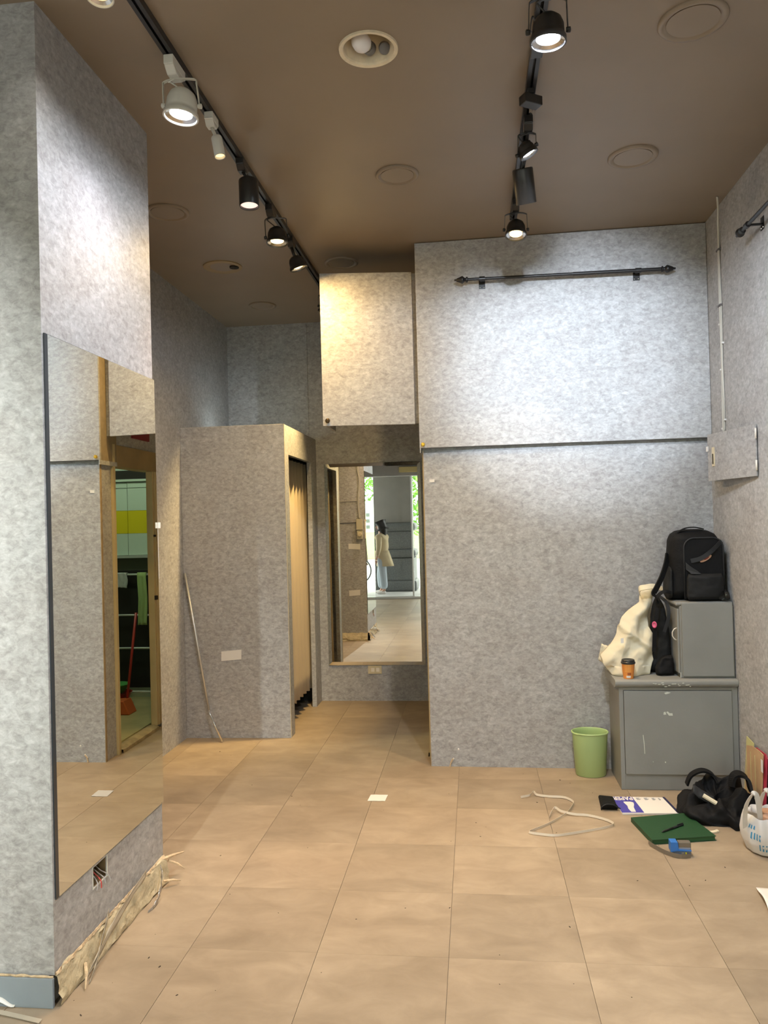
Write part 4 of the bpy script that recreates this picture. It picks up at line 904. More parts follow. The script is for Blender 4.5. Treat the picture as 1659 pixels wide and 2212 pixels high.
pillow([(tz+0.002, 0.99, 1.08), (tz+0.04, 0.985, 1.082), (tz+0.09, 1.01, 1.08), (tz+0.11, 1.04, 1.075)], 4.47, 0.032, 'bag_flap', M['blackcloth'], kb_, fold=0.008, fs=15, seed=8)
pn = thing('pink_badge', 'small pink round badge hooked on the black shoulder bag', 'badge', (0.985, 4.44, 0.885))
b_ = MB(); b_.lathe([(0.0165, 0), (0.019, 0.003), (0.0165, 0.007), (0.011, 0.006), (0.010, 0.004)], (0.982, 4.444, 0.883), (-0.55, -0.83, 0), 24, sx=0.75); b_.build('badge_rim', M['pinkp'], pn, smooth=True)
b_ = MB(); b_.lathe([(0.0098, 0.003), (0.0005, 0.0045)], (0.982, 4.444, 0.883), (-0.55, -0.83, 0), 20, cap=False, sx=0.75); b_.build('badge_face', M['patch'], pn, smooth=True)

# coffee cup
cf = thing('coffee_cup', 'orange paper coffee cup with a black lid in front of the cream tote', 'cup', (0.822, 4.385, 0.601))
cxx, cyy2 = 0.822, 4.385
b_ = MB(); b_.lathe([(0.0265, 0.0), (0.0268, 0.002), (0.0350, 0.083)], (cxx, cyy2, 0.6005), (0, 0, 1), 32); b_.build('cup_body', M['cup'], cf, smooth=False); smooth_by_angle(bpy.data.objects[cf.children[-1].name])
b_ = MB(); b_.lathe([(0.0365, 0.080), (0.0385, 0.082), (0.0385, 0.089), (0.0355, 0.092), (0.0345, 0.100), (0.032, 0.103), (0.029, 0.101), (0.0005, 0.099)], (cxx, cyy2, 0.6005), (0, 0, 1), 32, cap=False); smooth_by_angle(b_.build('lid', M['cuplid'], cf), 30)
def cup_pt(a, h, o=0.0004):
    r_ = 0.0268+(0.0350-0.0268)*(h/0.083)+o; return (cxx+r_*math.sin(a), cyy2-r_*math.cos(a), 0.6005+h)
b_ = MB()
for r_i in range(5):
    for k in range(4):
        a = -0.75+k*0.26; h = 0.040+r_i*0.0085
        b_.add([cup_pt(a, h), cup_pt(a+0.15, h), cup_pt(a+0.17, h+0.0035), cup_pt(a+0.02, h+0.0035)], [(0, 1, 2, 3)])
b_.build('printed_pattern', M['cupprint'], cf)
b_ = MB(); b_.grid(lambda u, v: cup_pt(-0.55+u*0.8, 0.006+v*0.012, 0.0006), 6, 2); b_.build('sticker', M['paper'], cf)
b_ = MB()
for k in range(3): b_.add([cup_pt(-0.3+k*0.22, 0.022), cup_pt(-0.16+k*0.22, 0.022), cup_pt(-0.16+k*0.22, 0.034), cup_pt(-0.3+k*0.22, 0.034)], [(0, 1, 2, 3)])
b_.build('dark_print', M['patchred'], cf)

# green bin
gb = thing('waste_bin', 'light green plastic waste bin beside the base cabinet', 'bin', (0.637, 4.62, 0))
b_ = MB()
b_.lathe([(0.0005, 0.004), (0.080, 0.003), (0.082, 0.001), (0.086, 0.004), (0.101, 0.235), (0.1035, 0.243), (0.1035, 0.249), (0.100, 0.250), (0.098, 0.244), (0.0965, 0.232), (0.082, 0.010), (0.0005, 0.009)], (0.637, 4.607, 0), (0, 0, 1), 48, cap=False, sx=0.99, syy=0.80)
smooth_by_angle(b_.build('bin_body', M['green'], gb), 50)
b_ = MB(); b_.lathe([(0.0985, 0.246), (0.1035, 0.2515), (0.107, 0.2495), (0.107, 0.244), (0.103, 0.242)], (0.637, 4.607, 0), (0, 0, 1), 48, cap=False, sx=0.99, syy=0.80); smooth_by_angle(b_.build('rim', M['green'], gb), 60)

# ================================================================== FLOOR THINGS
ri = thing('plastic_strap', 'pale plastic packing strap curled on the floor before the base cabinet', 'strap', (0.4, 3.95, 0))
rp = [(0.212, 4.200, .002), (0.260, 4.220, .006), (0.285, 4.262, .010), (0.30, 4.235, .004), (0.36, 4.215, .003), (0.440, 4.203, .003), (0.478, 4.14, .003), (0.463, 4.075, .004), (0.42, 3.97, .004), (0.32, 3.84, .002), (0.245, 3.765, .002), (0.225, 3.735, .002), (0.28, 3.715, .002), (0.345, 3.706, .002), (0.42, 3.73, .003), (0.545, 3.786, .003), (0.61, 3.825, .003), (0.632, 3.86, .003), (0.60, 3.91, .003), (0.527, 3.958, .003), (0.46, 3.965, .005), (0.40, 3.99, .010), (0.374, 4.025, .014), (0.35, 3.98, .006), (0.337, 3.935, .002)]
strap(rp, 0.011, 'strap_band', M['ribbon'], ri, wdir=(0.3, 0.2, 1), th=0.0012, k=8)
ri.children[0].data.transform(Matrix.Translation((0, 0, 0.006)))

def slab(p, z0_, z1_, nm, mt, parent, bev=0.0):
    b2 = MB(); b2.prism(p, z0_, z1_); return b2.build(nm, mt, parent, bevel=bev)
# paper pad with upside-down title
pad = thing('paper_pad', 'pad of white paper with a violet-blue end printed PAPER, lying upside down', 'paper pad', (0.84, 4.11, 0))
A, B, C_, D_ = Vector((0.700, 3.992, 0)), Vector((0.980, 4.004, 0)), Vector((0.958, 4.222, 0)), Vector((0.686, 4.224, 0))
slab([tuple(p[:2]) for p in (A, B, C_, D_)], 0.0005, 0.010, 'page_block', M['papercream'], pad, 0.001)
ux = (B-A).normalized(); uy = (D_-A).normalized()
def onpad(u, v, z=0.0103):
    p = A*(1-u)*(1-v)+B*u*(1-v)+C_*u*v+D_*(1-u)*v; return Vector((p.x, p.y, z))
b_ = MB(); b_.extr([onpad(0.0, 0.02), onpad(0.385, 0.02), onpad(0.385, 0.98), onpad(0.0, 0.98)], (0, 0, 0.0005)); b_.build('blue_end', M['blue'], pad)
b_ = MB(); b_.extr([onpad(0.955, 0.0), onpad(1.0, 0.0), onpad(1.0, 1.0), onpad(0.955, 1.0)], (0, 0, 0.0009)); b_.build('dark_spine', M['navy'], pad)
b_ = MB(); b_.extr([onpad(u, v, 0.0109) for u, v in ((0.17, 0.06), (0.25, 0.06), (0.27, 0.33), (0.315, 0.50), (0.33, 0.62), (0.29, 0.67), (0.16, 0.67), (0.15, 0.62), (0.175, 0.42), (0.155, 0.25))], (0, 0, 0.0004)); b_.build('printed_sole_shape', M['papercream'], pad)
def text(body, size, o_, xdir, nrm, mt, parent, nm='lettering', bold=0.0, ys=1.0):
    cu = bpy.data.curves.new(nm, 'FONT'); cu.body = body; cu.size = size; cu.extrude = 0.0002; cu.offset = bold
    to = bpy.data.objects.new(nm, cu); col.objects.link(to)
    X = Vector(xdir).normalized(); N = Vector(nrm).normalized(); Y = N.cross(X)
    mw = Matrix(((X.x, Y.x, N.x, o_[0]), (X.y, Y.y, N.y, o_[1]), (X.z, Y.z, N.z, o_[2]), (0, 0, 0, 1)))
    bpy.context.view_layer.update()
    me = bpy.data.meshes.new_from_object(to.evaluated_get(bpy.context.evaluated_depsgraph_get())); me.transform(Matrix.Diagonal((1, ys, 1, 1))); me.transform(mw)
    bpy.data.objects.remove(to); me.materials.clear(); me.materials.append(mt)
    o = bpy.data.objects.new(nm, me); col.objects.link(o); o.parent = parent; o.matrix_parent_inverse = Matrix.Translation(parent.location).inverted(); return o
text('PAPER', 0.036, onpad(0.375, 0.985, 0.0111), -ux, (0, 0, 1), M['papercream'], pad, bold=0.0010, ys=1.9)
for u0, wdd in ((0.44, 0.09), (0.585, 0.09), (0.73, 0.07), (0.85, 0.04)):
    b_ = MB()
    for k in range(5):
        v = 0.80+k*0.030
        b_.extr([onpad(u0, v, 0.0104), onpad(u0+wdd*(0.6+0.4*((k*7) % 3)/2), v, 0.0104), onpad(u0+wdd*(0.6+0.4*((k*7) % 3)/2), v+0.013, 0.0104), onpad(u0, v+0.013, 0.0104)], (0, 0, 0.0002))
    b_.build('small_print', M['tapegrey'], pad)
# black wallet / case
wl = thing('black_case', 'small open black case left of the paper pad', 'case', (0.655, 4.13, 0))
b_ = MB(); b_.add([(0.605, 4.06, 0.001), (0.690, 4.055, 0.001), (0.695, 4.215, 0.001), (0.618, 4.235, 0.001), (0.610, 4.04, 0.032), (0.682, 4.045, 0.034), (0.690, 4.20, 0.020), (0.622, 4.225, 0.018)], [(0,3,2,1),(4,5,6,7),(0,1,5,4),(1,2,6,5),(2,3,7,6),(3,0,4,7)]); b_.build('case_body', M['blackcloth'], wl, bevel=0.006, smooth=True)
b_ = MB(); b_.tube(smoothpath([(0.606, 4.040, 0.006), (0.606, 4.034, 0.022), (0.630, 4.036, 0.036), (0.665, 4.040, 0.032), (0.688, 4.045, 0.018), (0.702, 4.05, 0.010)]), 0.003, 6); b_.build('zip_edge', M['blacktrim'], wl, smooth=True)
b_ = MB(); b_.box(0.690, 0.708, 4.075, 4.10, 0.001, 0.010); b_.build('tab', M['blackcloth'], wl, bevel=0.003)
# green notebook + pen
nb = thing('green_notebook', 'thick dark green clothbound notebook lying on the floor', 'notebook', (0.88, 3.8, 0))
NB = [(0.766, 3.640), (1.062, 3.700), (1.000, 3.975), (0.724, 3.905)]
slab([(x+(0.9-x)*0.03, y+(3.8-y)*0.03) for x, y in NB], 0.003, 0.019, 'page_block', M['pages'], nb)
slab(NB, 0.0192, 0.0225, 'front_cover', M['gnote'], nb, 0.001); slab(NB, 0.0005, 0.003, 'back_cover', M['gnote'], nb)
b_ = MB(); b_.prism([NB[0], (NB[0][0]+0.006, NB[0][1]+0.001), (NB[3][0]+0.006, NB[3][1]+0.001), NB[3]], 0.003, 0.0192); b_.build('spine', M['gnote'], nb)
pen = thing('black_pen', 'black pen with a clip lying on the green notebook', 'pen', (0.88, 3.78, 0.023))
pa, pc2 = Vector((0.828, 3.722, 0.0275)), Vector((0.945, 3.815, 0.0275)); pd_ = (pc2-pa).normalized()
b_ = MB(); b_.tube([pa, pa+pd_*0.008, pa+pd_*0.08], [0.0015, 0.0042, 0.0045], 10); b_.build('barrel', M['cuplid'], pen, smooth=True)
b_ = MB(); b_.tube([pa+pd_*0.0805, pa+pd_*0.083, pc2], [0.005, 0.0055, 0.0052], 10); pcap = b_.build('cap', M['blacktrim'], pen, smooth=True)
b_ = MB(); b_.obox(pc2-pd_*0.02+Vector((0, 0, 0.0072)), pd_*0.02, Vector((-pd_.y, pd_.x, 0))*0.002, Vector((0, 0, 0.0012))); b_.build('clip', M['blacktrim'], pcap)
# tape measure
tm = thing('tape_measure', 'blue and grey tape measure with its blade pulled out under the notebook', 'tape measure', (0.86, 3.53, 0))
b_ = MB(); b_.box(0.822, 0.905, 3.520, 3.556, 0.001, 0.040); b_.build('case', M['tapegrey'], tm, bevel=0.006, smooth=True)
b_ = MB(); b_.extr([(0.818, 3.517, 0.020), (0.845, 3.517, 0.024), (0.905, 3.517, 0.024), (0.905, 3.517, 0.030), (0.852, 3.517, 0.034), (0.848, 3.517, 0.064), (0.818, 3.517, 0.064)], (0, 0.042, 0)); b_.build('blue_grip', M['tapeblue'], tm, bevel=0.002)
b_ = MB(); b_.box(0.852, 0.905, 3.523, 3.553, 0.034, 0.062); b_.build('drum', M['tapeblade'], tm, bevel=0.004)
b_ = MB(); b_.box(0.864, 0.875, 3.5185, 3.5198, 0.006, 0.020); b_.build('grey_print', M['steel'], tm)
b_ = MB(); b_.box(0.879, 0.885, 3.5185, 3.5198, 0.006, 0.020); b_.build('yellow_print', M['tapeyellow'], tm)
strap([(0.898, 3.508, 0.010), (0.85, 3.500, 0.011), (0.80, 3.535, 0.012), (0.76, 3.60, 0.014), (0.748, 3.632, 0.016)], 0.018, 'blade', M['tapeblade'], tm, wdir=(0, 0, 1), th=0.0008)

# black floor bag
fb = thing('black_floor_bag', 'open slouching black fabric bag on the floor in the right corner', 'bag', (1.18, 3.98, 0))
def fbag(u, v):
    a = 2*PI*u
    cx_, cy_ = 1.180, 4.005
    rx, ry = 0.158, 0.150
    R_ = [(1.0, 0.001), (1.05, 0.010), (1.02, 0.045), (0.90, 0.085), (0.70, 0.125), (0.56, 0.140), (0.46, 0.120), (0.34, 0.085), (0.02, 0.070)]
    k = v*(len(R_)-1); i = min(int(k), len(R_)-2); t = k-i
    rr = R_[i][0]*(1-t)+R_[i+1][0]*t; z = R_[i][1]*(1-t)+R_[i+1][1]*t
    ca, sa = math.cos(a), math.sin(a)
    lift = 1+0.35*math.cos(a-1.0)+0.45*nz(ca*1.5, sa*1.5, 4, 1.9)
    x = cx_+rx*rr*ca*(1.22-0.25*v if ca < 0 else 1.0)-0.02*v; y = cy_+ry*rr*sa*(1.25 if sa < 0 and ca > 0 else 1.0)
    n_ = 0.030*nz(x, y, z, 9)+0.016*nz(x, y, z, 22)+0.012*math.sin(a*5+z*40)*(v > 0.15)
    return (min(x+n_*ca, XR-0.01), min(y+n_*sa, CY0-0.02), max(0.001, min(z*lift, 0.150+0.15*(z*lift-0.150))+(n_*0.7 if v > 0.1 else 0)))
b_ = MB(); b_.grid(fbag, 110, 40, closeu=True); b_.build('bag_shell', M['blackcloth'], fb, smooth=True)
strap([(1.22, 3.98, 0.15), (1.235, 3.995, 0.195), (1.265, 4.0, 0.208), (1.295, 3.985, 0.19), (1.305, 3.95, 0.14), (1.33, 3.93, 0.10)], 0.05, 'handle', M['blackcloth'], fb, wdir=(0, 1, 0.2), th=0.014)
strap([(1.04, 4.10, 0.12), (1.06, 4.09, 0.17), (1.11, 4.08, 0.198), (1.16, 4.08, 0.18), (1.18, 4.07, 0.14)], 0.035, 'handle', M['blackcloth'], fb, wdir=(0, 1, 0.2), th=0.010)
b_ = MB(); b_.grid(lambda u, v: (1.03+0.09*u+0.02*v, 3.955-0.03*u+0.05*v, 0.125-0.055*u+0.035*math.sin(v*PI)+0.008*nz(u, v, 0, 5)), 12, 10); b_.build('grey_lining', M['blacktrim'], fb, smooth=True, solid=0.003)
b_ = MB(); b_.tube([(1.075, 3.940, 0.122), (1.130, 3.915, 0.092)], 0.011, 8); tag(b_.build('rolled_paper', M['canvas']), 'short cream roll sticking out of the black floor bag', 'paper roll')
tag(MB().obox((1.07, 3.79, 0.004), (0.022, 0.008, 0), (-0.004, 0.008, 0), (0, 0, 0.003)).obox((1.095, 3.80, 0.005), (0.006, 0.003, 0), (-0.002, 0.008, 0), (0, 0, 0.004)).build('cream_tag', M['canvas']), 'small cream tag on the floor between the notebook and black bag', 'tag')

# white carrier bag
wbg = thing('carrier_bag', 'white plastic carrier bag with blue lettering at the right edge', 'bag', (1.27, 3.63, 0))
def cbag(u, v):
    a = 2*PI*u
    prof = [(0.55, 0.001), (0.88, 0.006), (1.05, 0.05), (1.08, 0.09), (1.02, 0.125), (0.93, 0.15), (0.84, 0.165)]
    k = v*(len(prof)-1); i = min(int(k), len(prof)-2); t = k-i
    rr = prof[i][0]*(1-t)+prof[i+1][0]*t; z = prof[i][1]*(1-t)+prof[i+1][1]*t
    x = 1.262+0.105*rr*math.cos(a); y = 3.615+0.115*rr*math.sin(a)
    n_ = (0.012*nz(math.cos(a)*2, math.sin(a)*2, z*2.5, 1.7)+0.007*math.sin(a*9+z*22)*(0.3+v))*(0.4+0.6*v)
    if v > 0.98: z -= 0.045*(abs(math.sin(a)))**2
    return (min(x+n_*math.cos(a), XR-0.004), y+n_*math.sin(a), max(0.001, z))
b_ = MB(); b_.grid(cbag, 96, 30, closeu=True); b_.build('bag_shell', M['bagfilm'], wbg, smooth=True)
def loop(x, y, nm, tilt):
    strap([(x-0.026, y+0.02, 0.110), (x-0.030, y+0.01, 0.16), (x-0.028, y-0.005, 0.215), (x-0.014+tilt, y-0.01, 0.255), (x+tilt, y-0.008, 0.265), (x+0.014+tilt, y-0.004, 0.252), (x+0.026, y, 0.205), (x+0.032, y+0.004, 0.15), (x+0.030, y+0.01, 0.11)], 0.030, nm, M['bagfilm'], wbg, wdir=(0.75, 0.45, 0.3), th=0.0012, k=7)
loop(1.178, 3.56, 'handle', 0.004); loop(1.252, 3.60, 'handle', -0.003)
tag(MB().lathe([(0.05, 0), (0.058, 0.004), (0.062, 0.05), (0.058, 0.056), (0.0005, 0.058)], (1.272, 3.61, 0.105), (0.15, -0.1, 1), 28).build('food_tub', M['patch'], smooth=True), 'pinkish food tub showing inside the white carrier bag', 'tub')
def on_bag(a, z, o=0.004):
    return None
for row, (a0_, z0_, hh) in enumerate(((3.66, 0.075, 0.026), (3.98, 0.030, 0.028), (3.52, 0.115, 0.014))):
    b_ = MB()
    for k in range(4 if row < 2 else 3):
        aa = a0_+k*0.115
        def P(a, z):
            v = 0.0
            best = None
            for q in range(60):
                vv = q/59; p = cbag((a % (2*PI))/(2*PI), vv)
                if best is None or abs(p[2]-z) < best[0]: best = (abs(p[2]-z), p)
            p = Vector(best[1]); return p+Vector((math.cos(a), math.sin(a), 0))*0.0015
        b_.add([P(aa, z0_), P(aa+0.055, z0_-0.003), P(aa+0.075, z0_+hh), P(aa+0.02, z0_+hh+0.003)], [(0, 1, 2, 3)])
    b_.build('blue_lettering', M['bagblue'], wbg)

# papers leaning on the right wall
cp_ = thing('leaning_cardboard', 'brown cardboard sheet in plastic leaning on the right wall behind the bags', 'cardboard', (1.36, 4.05, 0))
def lean(pts, off, nm, mt, parent, th=0.004):
    b2 = MB(); b2.extr([(1.372-off+0.02*(z/0.34)-0.02, y, z) for y, z in pts], (-th, 0, 0)); return b2.build(nm, mt, parent)
lean([(4.173, 0.003), (4.173, 0.300), (4.098, 0.318), (4.00, 0.322), (3.945, 0.318), (3.945, 0.003)], 0.006, 'sheet', M['cardboard'], cp_)
b_ = MB()
for y in (4.12, 4.06, 4.0): b_.box(1.3405, 1.3418, y, y+0.003, 0.01, 0.30)
b_.build('crease', M['yelgreen'], cp_)
yg = thing('yellow_green_card', 'pale yellow-green card behind the cardboard sheet at the right wall', 'card', (1.375, 4.17, 0))
lean([(4.212, 0.003), (4.203, 0.338), (4.098, 0.330), (4.098, 0.003)], -0.002, 'card', M['yelgreen'], yg, 0.003)
rf_ = thing('red_folder', 'red folder leaning on the right wall at the right side of the cardboard', 'folder', (1.375, 3.93, 0))
lean([(4.06, 0.003), (4.06, 0.322), (3.93, 0.325), (3.915, 0.31), (3.912, 0.003)], -0.001, 'cover', M['redpaper'], rf_, 0.004)
b_ = MB(); b_.box(1.3475, 1.349, 3.917, 3.94, 0.24, 0.30); b_.build('label_print', M['paper'], rf_)

# curled sheet at right edge
b_ = MB()
b_.grid(lambda u, v: (1.072+0.21*u-0.035*(1-v), 2.955+0.275*v-0.02*u*v+0.012*u, 0.002+0.022*math.sin(PI*v)**2*(1-u)**2+0.008*(1-u)), 14, 14)
tag(b_.build('paper_sheet', M['papercream'], solid=0.0006, smooth=True), 'white sheet of paper lying on the floor at the right edge', 'paper')

# plastic strip and scrap at lower-left corner
t = thing('plastic_trim_strip', 'dusty clear plastic strip on the floor at the foot of the column', 'strip', (-1.45, 2.27, 0))
strap([(-1.75, 2.30, 0.010), (-1.55, 2.275, 0.008), (-1.345, 2.235, 0.006)], 0.014, 'strip', M['film'], t, wdir=(0, 1, 0.3), th=0.002)
b_ = MB(); b_.grid(lambda u, v: (-1.545+0.075*u, 2.285+0.03*v+0.012*u, 0.014+0.020*math.sin(u*5)*0.5+0.012*v), 10, 5)
tag(b_.build('white_scrap', M['paper'], solid=0.001, smooth=True), 'white torn scrap at the lower left corner of the photo', 'scrap')
# crumbs
random.seed(11)
cr = thing('floor_crumbs', 'scattered tiny dark crumbs and debris on the tiled floor', 'debris', (0, 3.2, 0))
b_ = MB()
for (x, y) in [(-1.2, 2.75), (-1.16, 2.6), (-1.1, 2.55), (-1.22, 2.45), (-0.98, 2.4), (-1.3, 2.35), (-1.24, 2.28), (-1.6, 4.9), (-1.55, 4.75), (-1.7, 4.98), (-1.3, 4.35), (-0.95, 4.05), (-0.1, 4.6), (0.1, 4.62), (0.25, 4.6), (0.45, 4.5), (0.5, 4.45), (0.52, 4.62), (0.31, 2.9), (0.28, 2.55), (0.6, 4.3), (0.9, 3.3), (-0.3, 3.0), (-0.5, 4.0), (0.05, 2.7)]+[(random.uniform(-1.25, 1.2), random.uniform(2.4, 4.6)) for _ in range(25)]:
    s = random.uniform(0.0008, 0.0024); an = random.random()*PI
    b_.obox((x, y, s*0.4+0.0003), (s*math.cos(an)*1.8, s*math.sin(an)*1.8, 0), (-s*math.sin(an)*0.6, s*math.cos(an)*0.6, 0), (0, 0, s*0.4))
cr_o = b_.build('crumbs', M['dirt'], cr); cr_o['kind'] = 'stuff'

# ================================================================== BACK ROOM (seen through the doorway in the tall mirror)
struct(MB().box(XE+0.1, 1.5, 4.885, 6.50, -0.06, 0.012).build('floor_back_room', M['backfloor']))
br = MB(); br.box(1.45, 1.5, 4.885, 6.55, 0.012, ZC); br.box(XE+0.1, 1.45, 6.50, 6.55, 0.012, ZC)
struct(br.build('wall_back_room', M['panelw']))
YP = 6.47
pnl = thing('panel_wall_unit', 'pale green panels with a yellow band in the back room behind the doorway', 'wall panels', (0.35, YP, 0))
xs = [-0.19, 0.115, 0.345, 0.65, 0.95, 1.25]
for i in range(len(xs)-1):
    for z0_, z1_, mm in ((1.252, 1.440, 'panelw'), (1.440, 1.640, 'panely'), (1.640, 1.835, 'panelw'), (1.839, 1.885, 'panelw')):
        b_ = MB(); b_.box(xs[i]+0.0018, xs[i+1]-0.0018, YP, YP+0.02, z0_+0.0008, z1_-0.0008); b_.build('panel', M[mm], pnl)
b_ = MB(); b_.box(-0.18, 1.25, YP-0.02, YP+0.02, 1.893, 1.913); b_.build('top_ledge', M['panelw'], pnl)
b_ = MB(); b_.box(-0.18, 1.25, YP-0.05, YP+0.02, 1.228, 1.250); b_.build('shelf', M['steel'], pnl)
b_ = MB(); b_.box(-0.18, 1.25, YP, YP+0.02, 1.913, 1.99); b_.build('dark_gap', M['dark'], pnl)
b_ = MB(); b_.box(-0.18, 1.25, YP+0.005, YP+0.02, 1.12, 1.227); b_.build('back_board', M['backgreen'], pnl)
b_ = MB(); b_.box(-0.18, 1.25, YP+0.0, YP+0.02, 0.10, 1.119); b_.build('black_board', M['rackblack'], pnl)
rk = thing('towel_rack', 'steel towel rack against the black board in the back room', 'rack', (0.4, 6.42, 0.01))
for z in (1.085, 0.735, 0.45, 0.075):
    b_ = MB(); b_.tube([(-0.17, 6.42, z), (0.95, 6.42, z)], 0.009, 10); b_.build('bar', M['steel'], rk, smooth=True)
for x in (-0.17, 0.95):
    b_ = MB(); b_.tube([(x, 6.42, 0.013), (x, 6.42, 1.10)], 0.010, 10); b_.build('post', M['steel'], rk, smooth=True)
def towel(x0_, x1_, zt_, zb_, mt, label, sk=0.0):
    b2 = MB()
    def f(u, v):
        if v < 0.15: z = zt_+0.012*math.sin(v/0.15*PI/2)-0.0; y = 6.432-0.03*(v/0.15)
        else: z = zt_+0.012-(v-0.15)/0.85*(zt_-zb_); y = 6.402-0.006*math.sin(u*14)
        return (x0_+(x1_-x0_)*u*(1-sk*v)+0.004*math.sin(v*8), y-0.004*nz(u, v, 0, 6), z+0.02*u*sk*v)
    b2.grid(f, 24, 20); return tag(b2.build('towel', mt, solid=0.006, smooth=True), label, 'towel')
towel(0.33, 0.45, 1.09, 0.96, M['towelw'], 'grey striped towel on the rack, left one in the tall mirror', 0.3)
towel(0.155, 0.235, 1.09, 0.64, M['towelg'], 'long light green towel on the rack, right one in the tall mirror')
gn = tag(MB().lathe([(0.07, 0), (0.075, 0.004), (0.11, 0.07), (0.115, 0.072), (0.108, 0.068), (0.068, 0.008), (0.0005, 0.007)], (0.36, 6.20, 0.115), (0, 0, 1), 28, cap=False).build('green_basin', M['greenpl'], smooth=True), 'green plastic basin stacked in the red tub in the back room', 'basin')
rd = tag(MB().lathe([(0.0005, 0.0), (0.09, 0.0), (0.095, 0.004), (0.13, 0.105), (0.137, 0.106), (0.127, 0.103), (0.09, 0.01), (0.0005, 0.009)], (0.36, 6.20, 0.0125), (0, 0, 1), 28, cap=False).build('red_tub', M['redpl'], smooth=True), 'red plastic tub on the floor of the back room', 'tub')
dpn = thing('dustpan', 'orange long-handled dustpan on the back room floor', 'dustpan', (0.22, 5.9, 0.012))
b_ = MB(); b_.extr([(0.08, 5.86, 0.0125), (0.30, 5.86, 0.0125), (0.26, 5.86, 0.11), (0.13, 5.86, 0.125)], (0, 0.14, 0)); b_.build('pan', M['orangepl'], dpn, bevel=0.008)
b_ = MB(); b_.tube([(0.15, 5.97, 0.10), (0.09, 6.04, 0.80)], 0.011, 8); b_.build('handle', M['redpl'], dpn, smooth=True)
lg = thing('tube_lamp', 'greenish-white fluorescent tube on the ceiling of the back room', 'lamp', (0.3, 5.7, 2.6))
b_ = MB(); b_.box(0.05, 0.65, 5.68, 5.72, 2.585, 2.60); b_.build('batten', M['whitelamp'], lg)
b_ = MB(); b_.tube([(0.06, 5.70, 2.572), (0.64, 5.70, 2.572)], 0.013, 10); b_.build('tube', M['tubeg'], lg, smooth=True)
struct(MB().box(XE+0.1, 1.45, 4.885, 6.50, 2.60, 2.65).build('ceiling_back_room', M['panelw']))
l = bpy.data.lights.new('tube_light', 'AREA'); l.shape = 'RECTANGLE'; l.size = 0.55; l.size_y = 0.03; l.energy = 9; l.color = (0.82, 1.0, 0.74)
lo = bpy.data.objects.new('tube_light', l); col.objects.link(lo); lo.parent = lg; lo.location = (0.05, 0, -0.045)

# ================================================================== SHOP FRONT AND STREET (seen in the mirrors)
YS = -1.90
fr = MB(); fr.box(-2.9, 1.55, YS-0.20, YS, 2.335, ZC+0.12); struct(fr.build('wall_front', M['beam']))
struct(MB().box(-2.9, 1.55, YS-0.02, YS+0.05, 0.0, 0.045).build('trim_3', M['alu'], bevel=0.008))
wf = MB(); wf.box(-1.175, -1.145, YS-0.12, YS-0.06, 0.045, 2.334); wf.box(0.60, 0.63, YS-0.12, YS-0.06, 0.045, 2.334)
struct(wf.build('window_1', M['alu']))
tag(MB().box(-1.375, -0.95, YS+0.001, YS+0.06, 2.395, 2.50).build('sign_box', M['lightbox'], bevel=0.01), 'yellowish box on the shop-front lintel, seen in the passage mirror', 'box')
tag(MB().box(-1.62, -0.60, YS+0.001, YS+0.02, 2.53, 2.56).build('lintel_strip', M['dark']), 'dark strip on the shop-front lintel above the yellowish box', 'strip')
struct(MB().box(-30, 30, -3.9, YS-0.02, -0.10, 0.045).build('pavement', M['pave']))
struct(MB().box(-60, 60, -17, -3.9, -0.12, 0.0).build('road', M['pave']))
gr = MB(); gr.box(-80, 80, -140, -17.0, -0.12, 0.02); struct(gr.build('lawn', M['grass']))
struct(MB().box(-8, 8, -3.75, YS-0.201, 3.25, 3.45).build('arcade_ceiling', M['beam']))
struct(MB().box(-8, 8, -3.75, -3.25, 2.42, 3.25).build('arcade_beam', M['beam']))
def pillar(xc_, label):
    t2 = thing('stone_pillar', label, 'pillar', (xc_, -3.2, 0.045))
    hw = 0.42; y0_, y1_ = -3.6, -2.93
    MB().box(xc_-hw, xc_+hw, y0_+0.02, y1_-0.02, 1.44, 2.42).build('shaft', M['plaster'], t2, bevel=0.006)
    def course(z0_, z1_, e, rnd):
        b3 = MB(); b3.box(xc_-hw-e, xc_+hw+e, y0_-e, y1_+e, z0_, z1_)
        b3.build('granite_block', M['granite'], t2, bevel=rnd, smooth=rnd > 0.02)
    course(1.265, 1.438, 0.085, 0.075); course(0.90, 1.264, 0.0, 0.008); course(0.72, 0.899, 0.085, 0.075)
    course(0.27, 0.719, 0.045, 0.008); course(0.046, 0.269, 0.09, 0.05)
    return t2
pillar(-1.67, 'arcade pillar of grey granite blocks outside the shop, seen in the passage mirror')
pillar(2.6, 'second granite arcade pillar outside, to the right of the shop front')

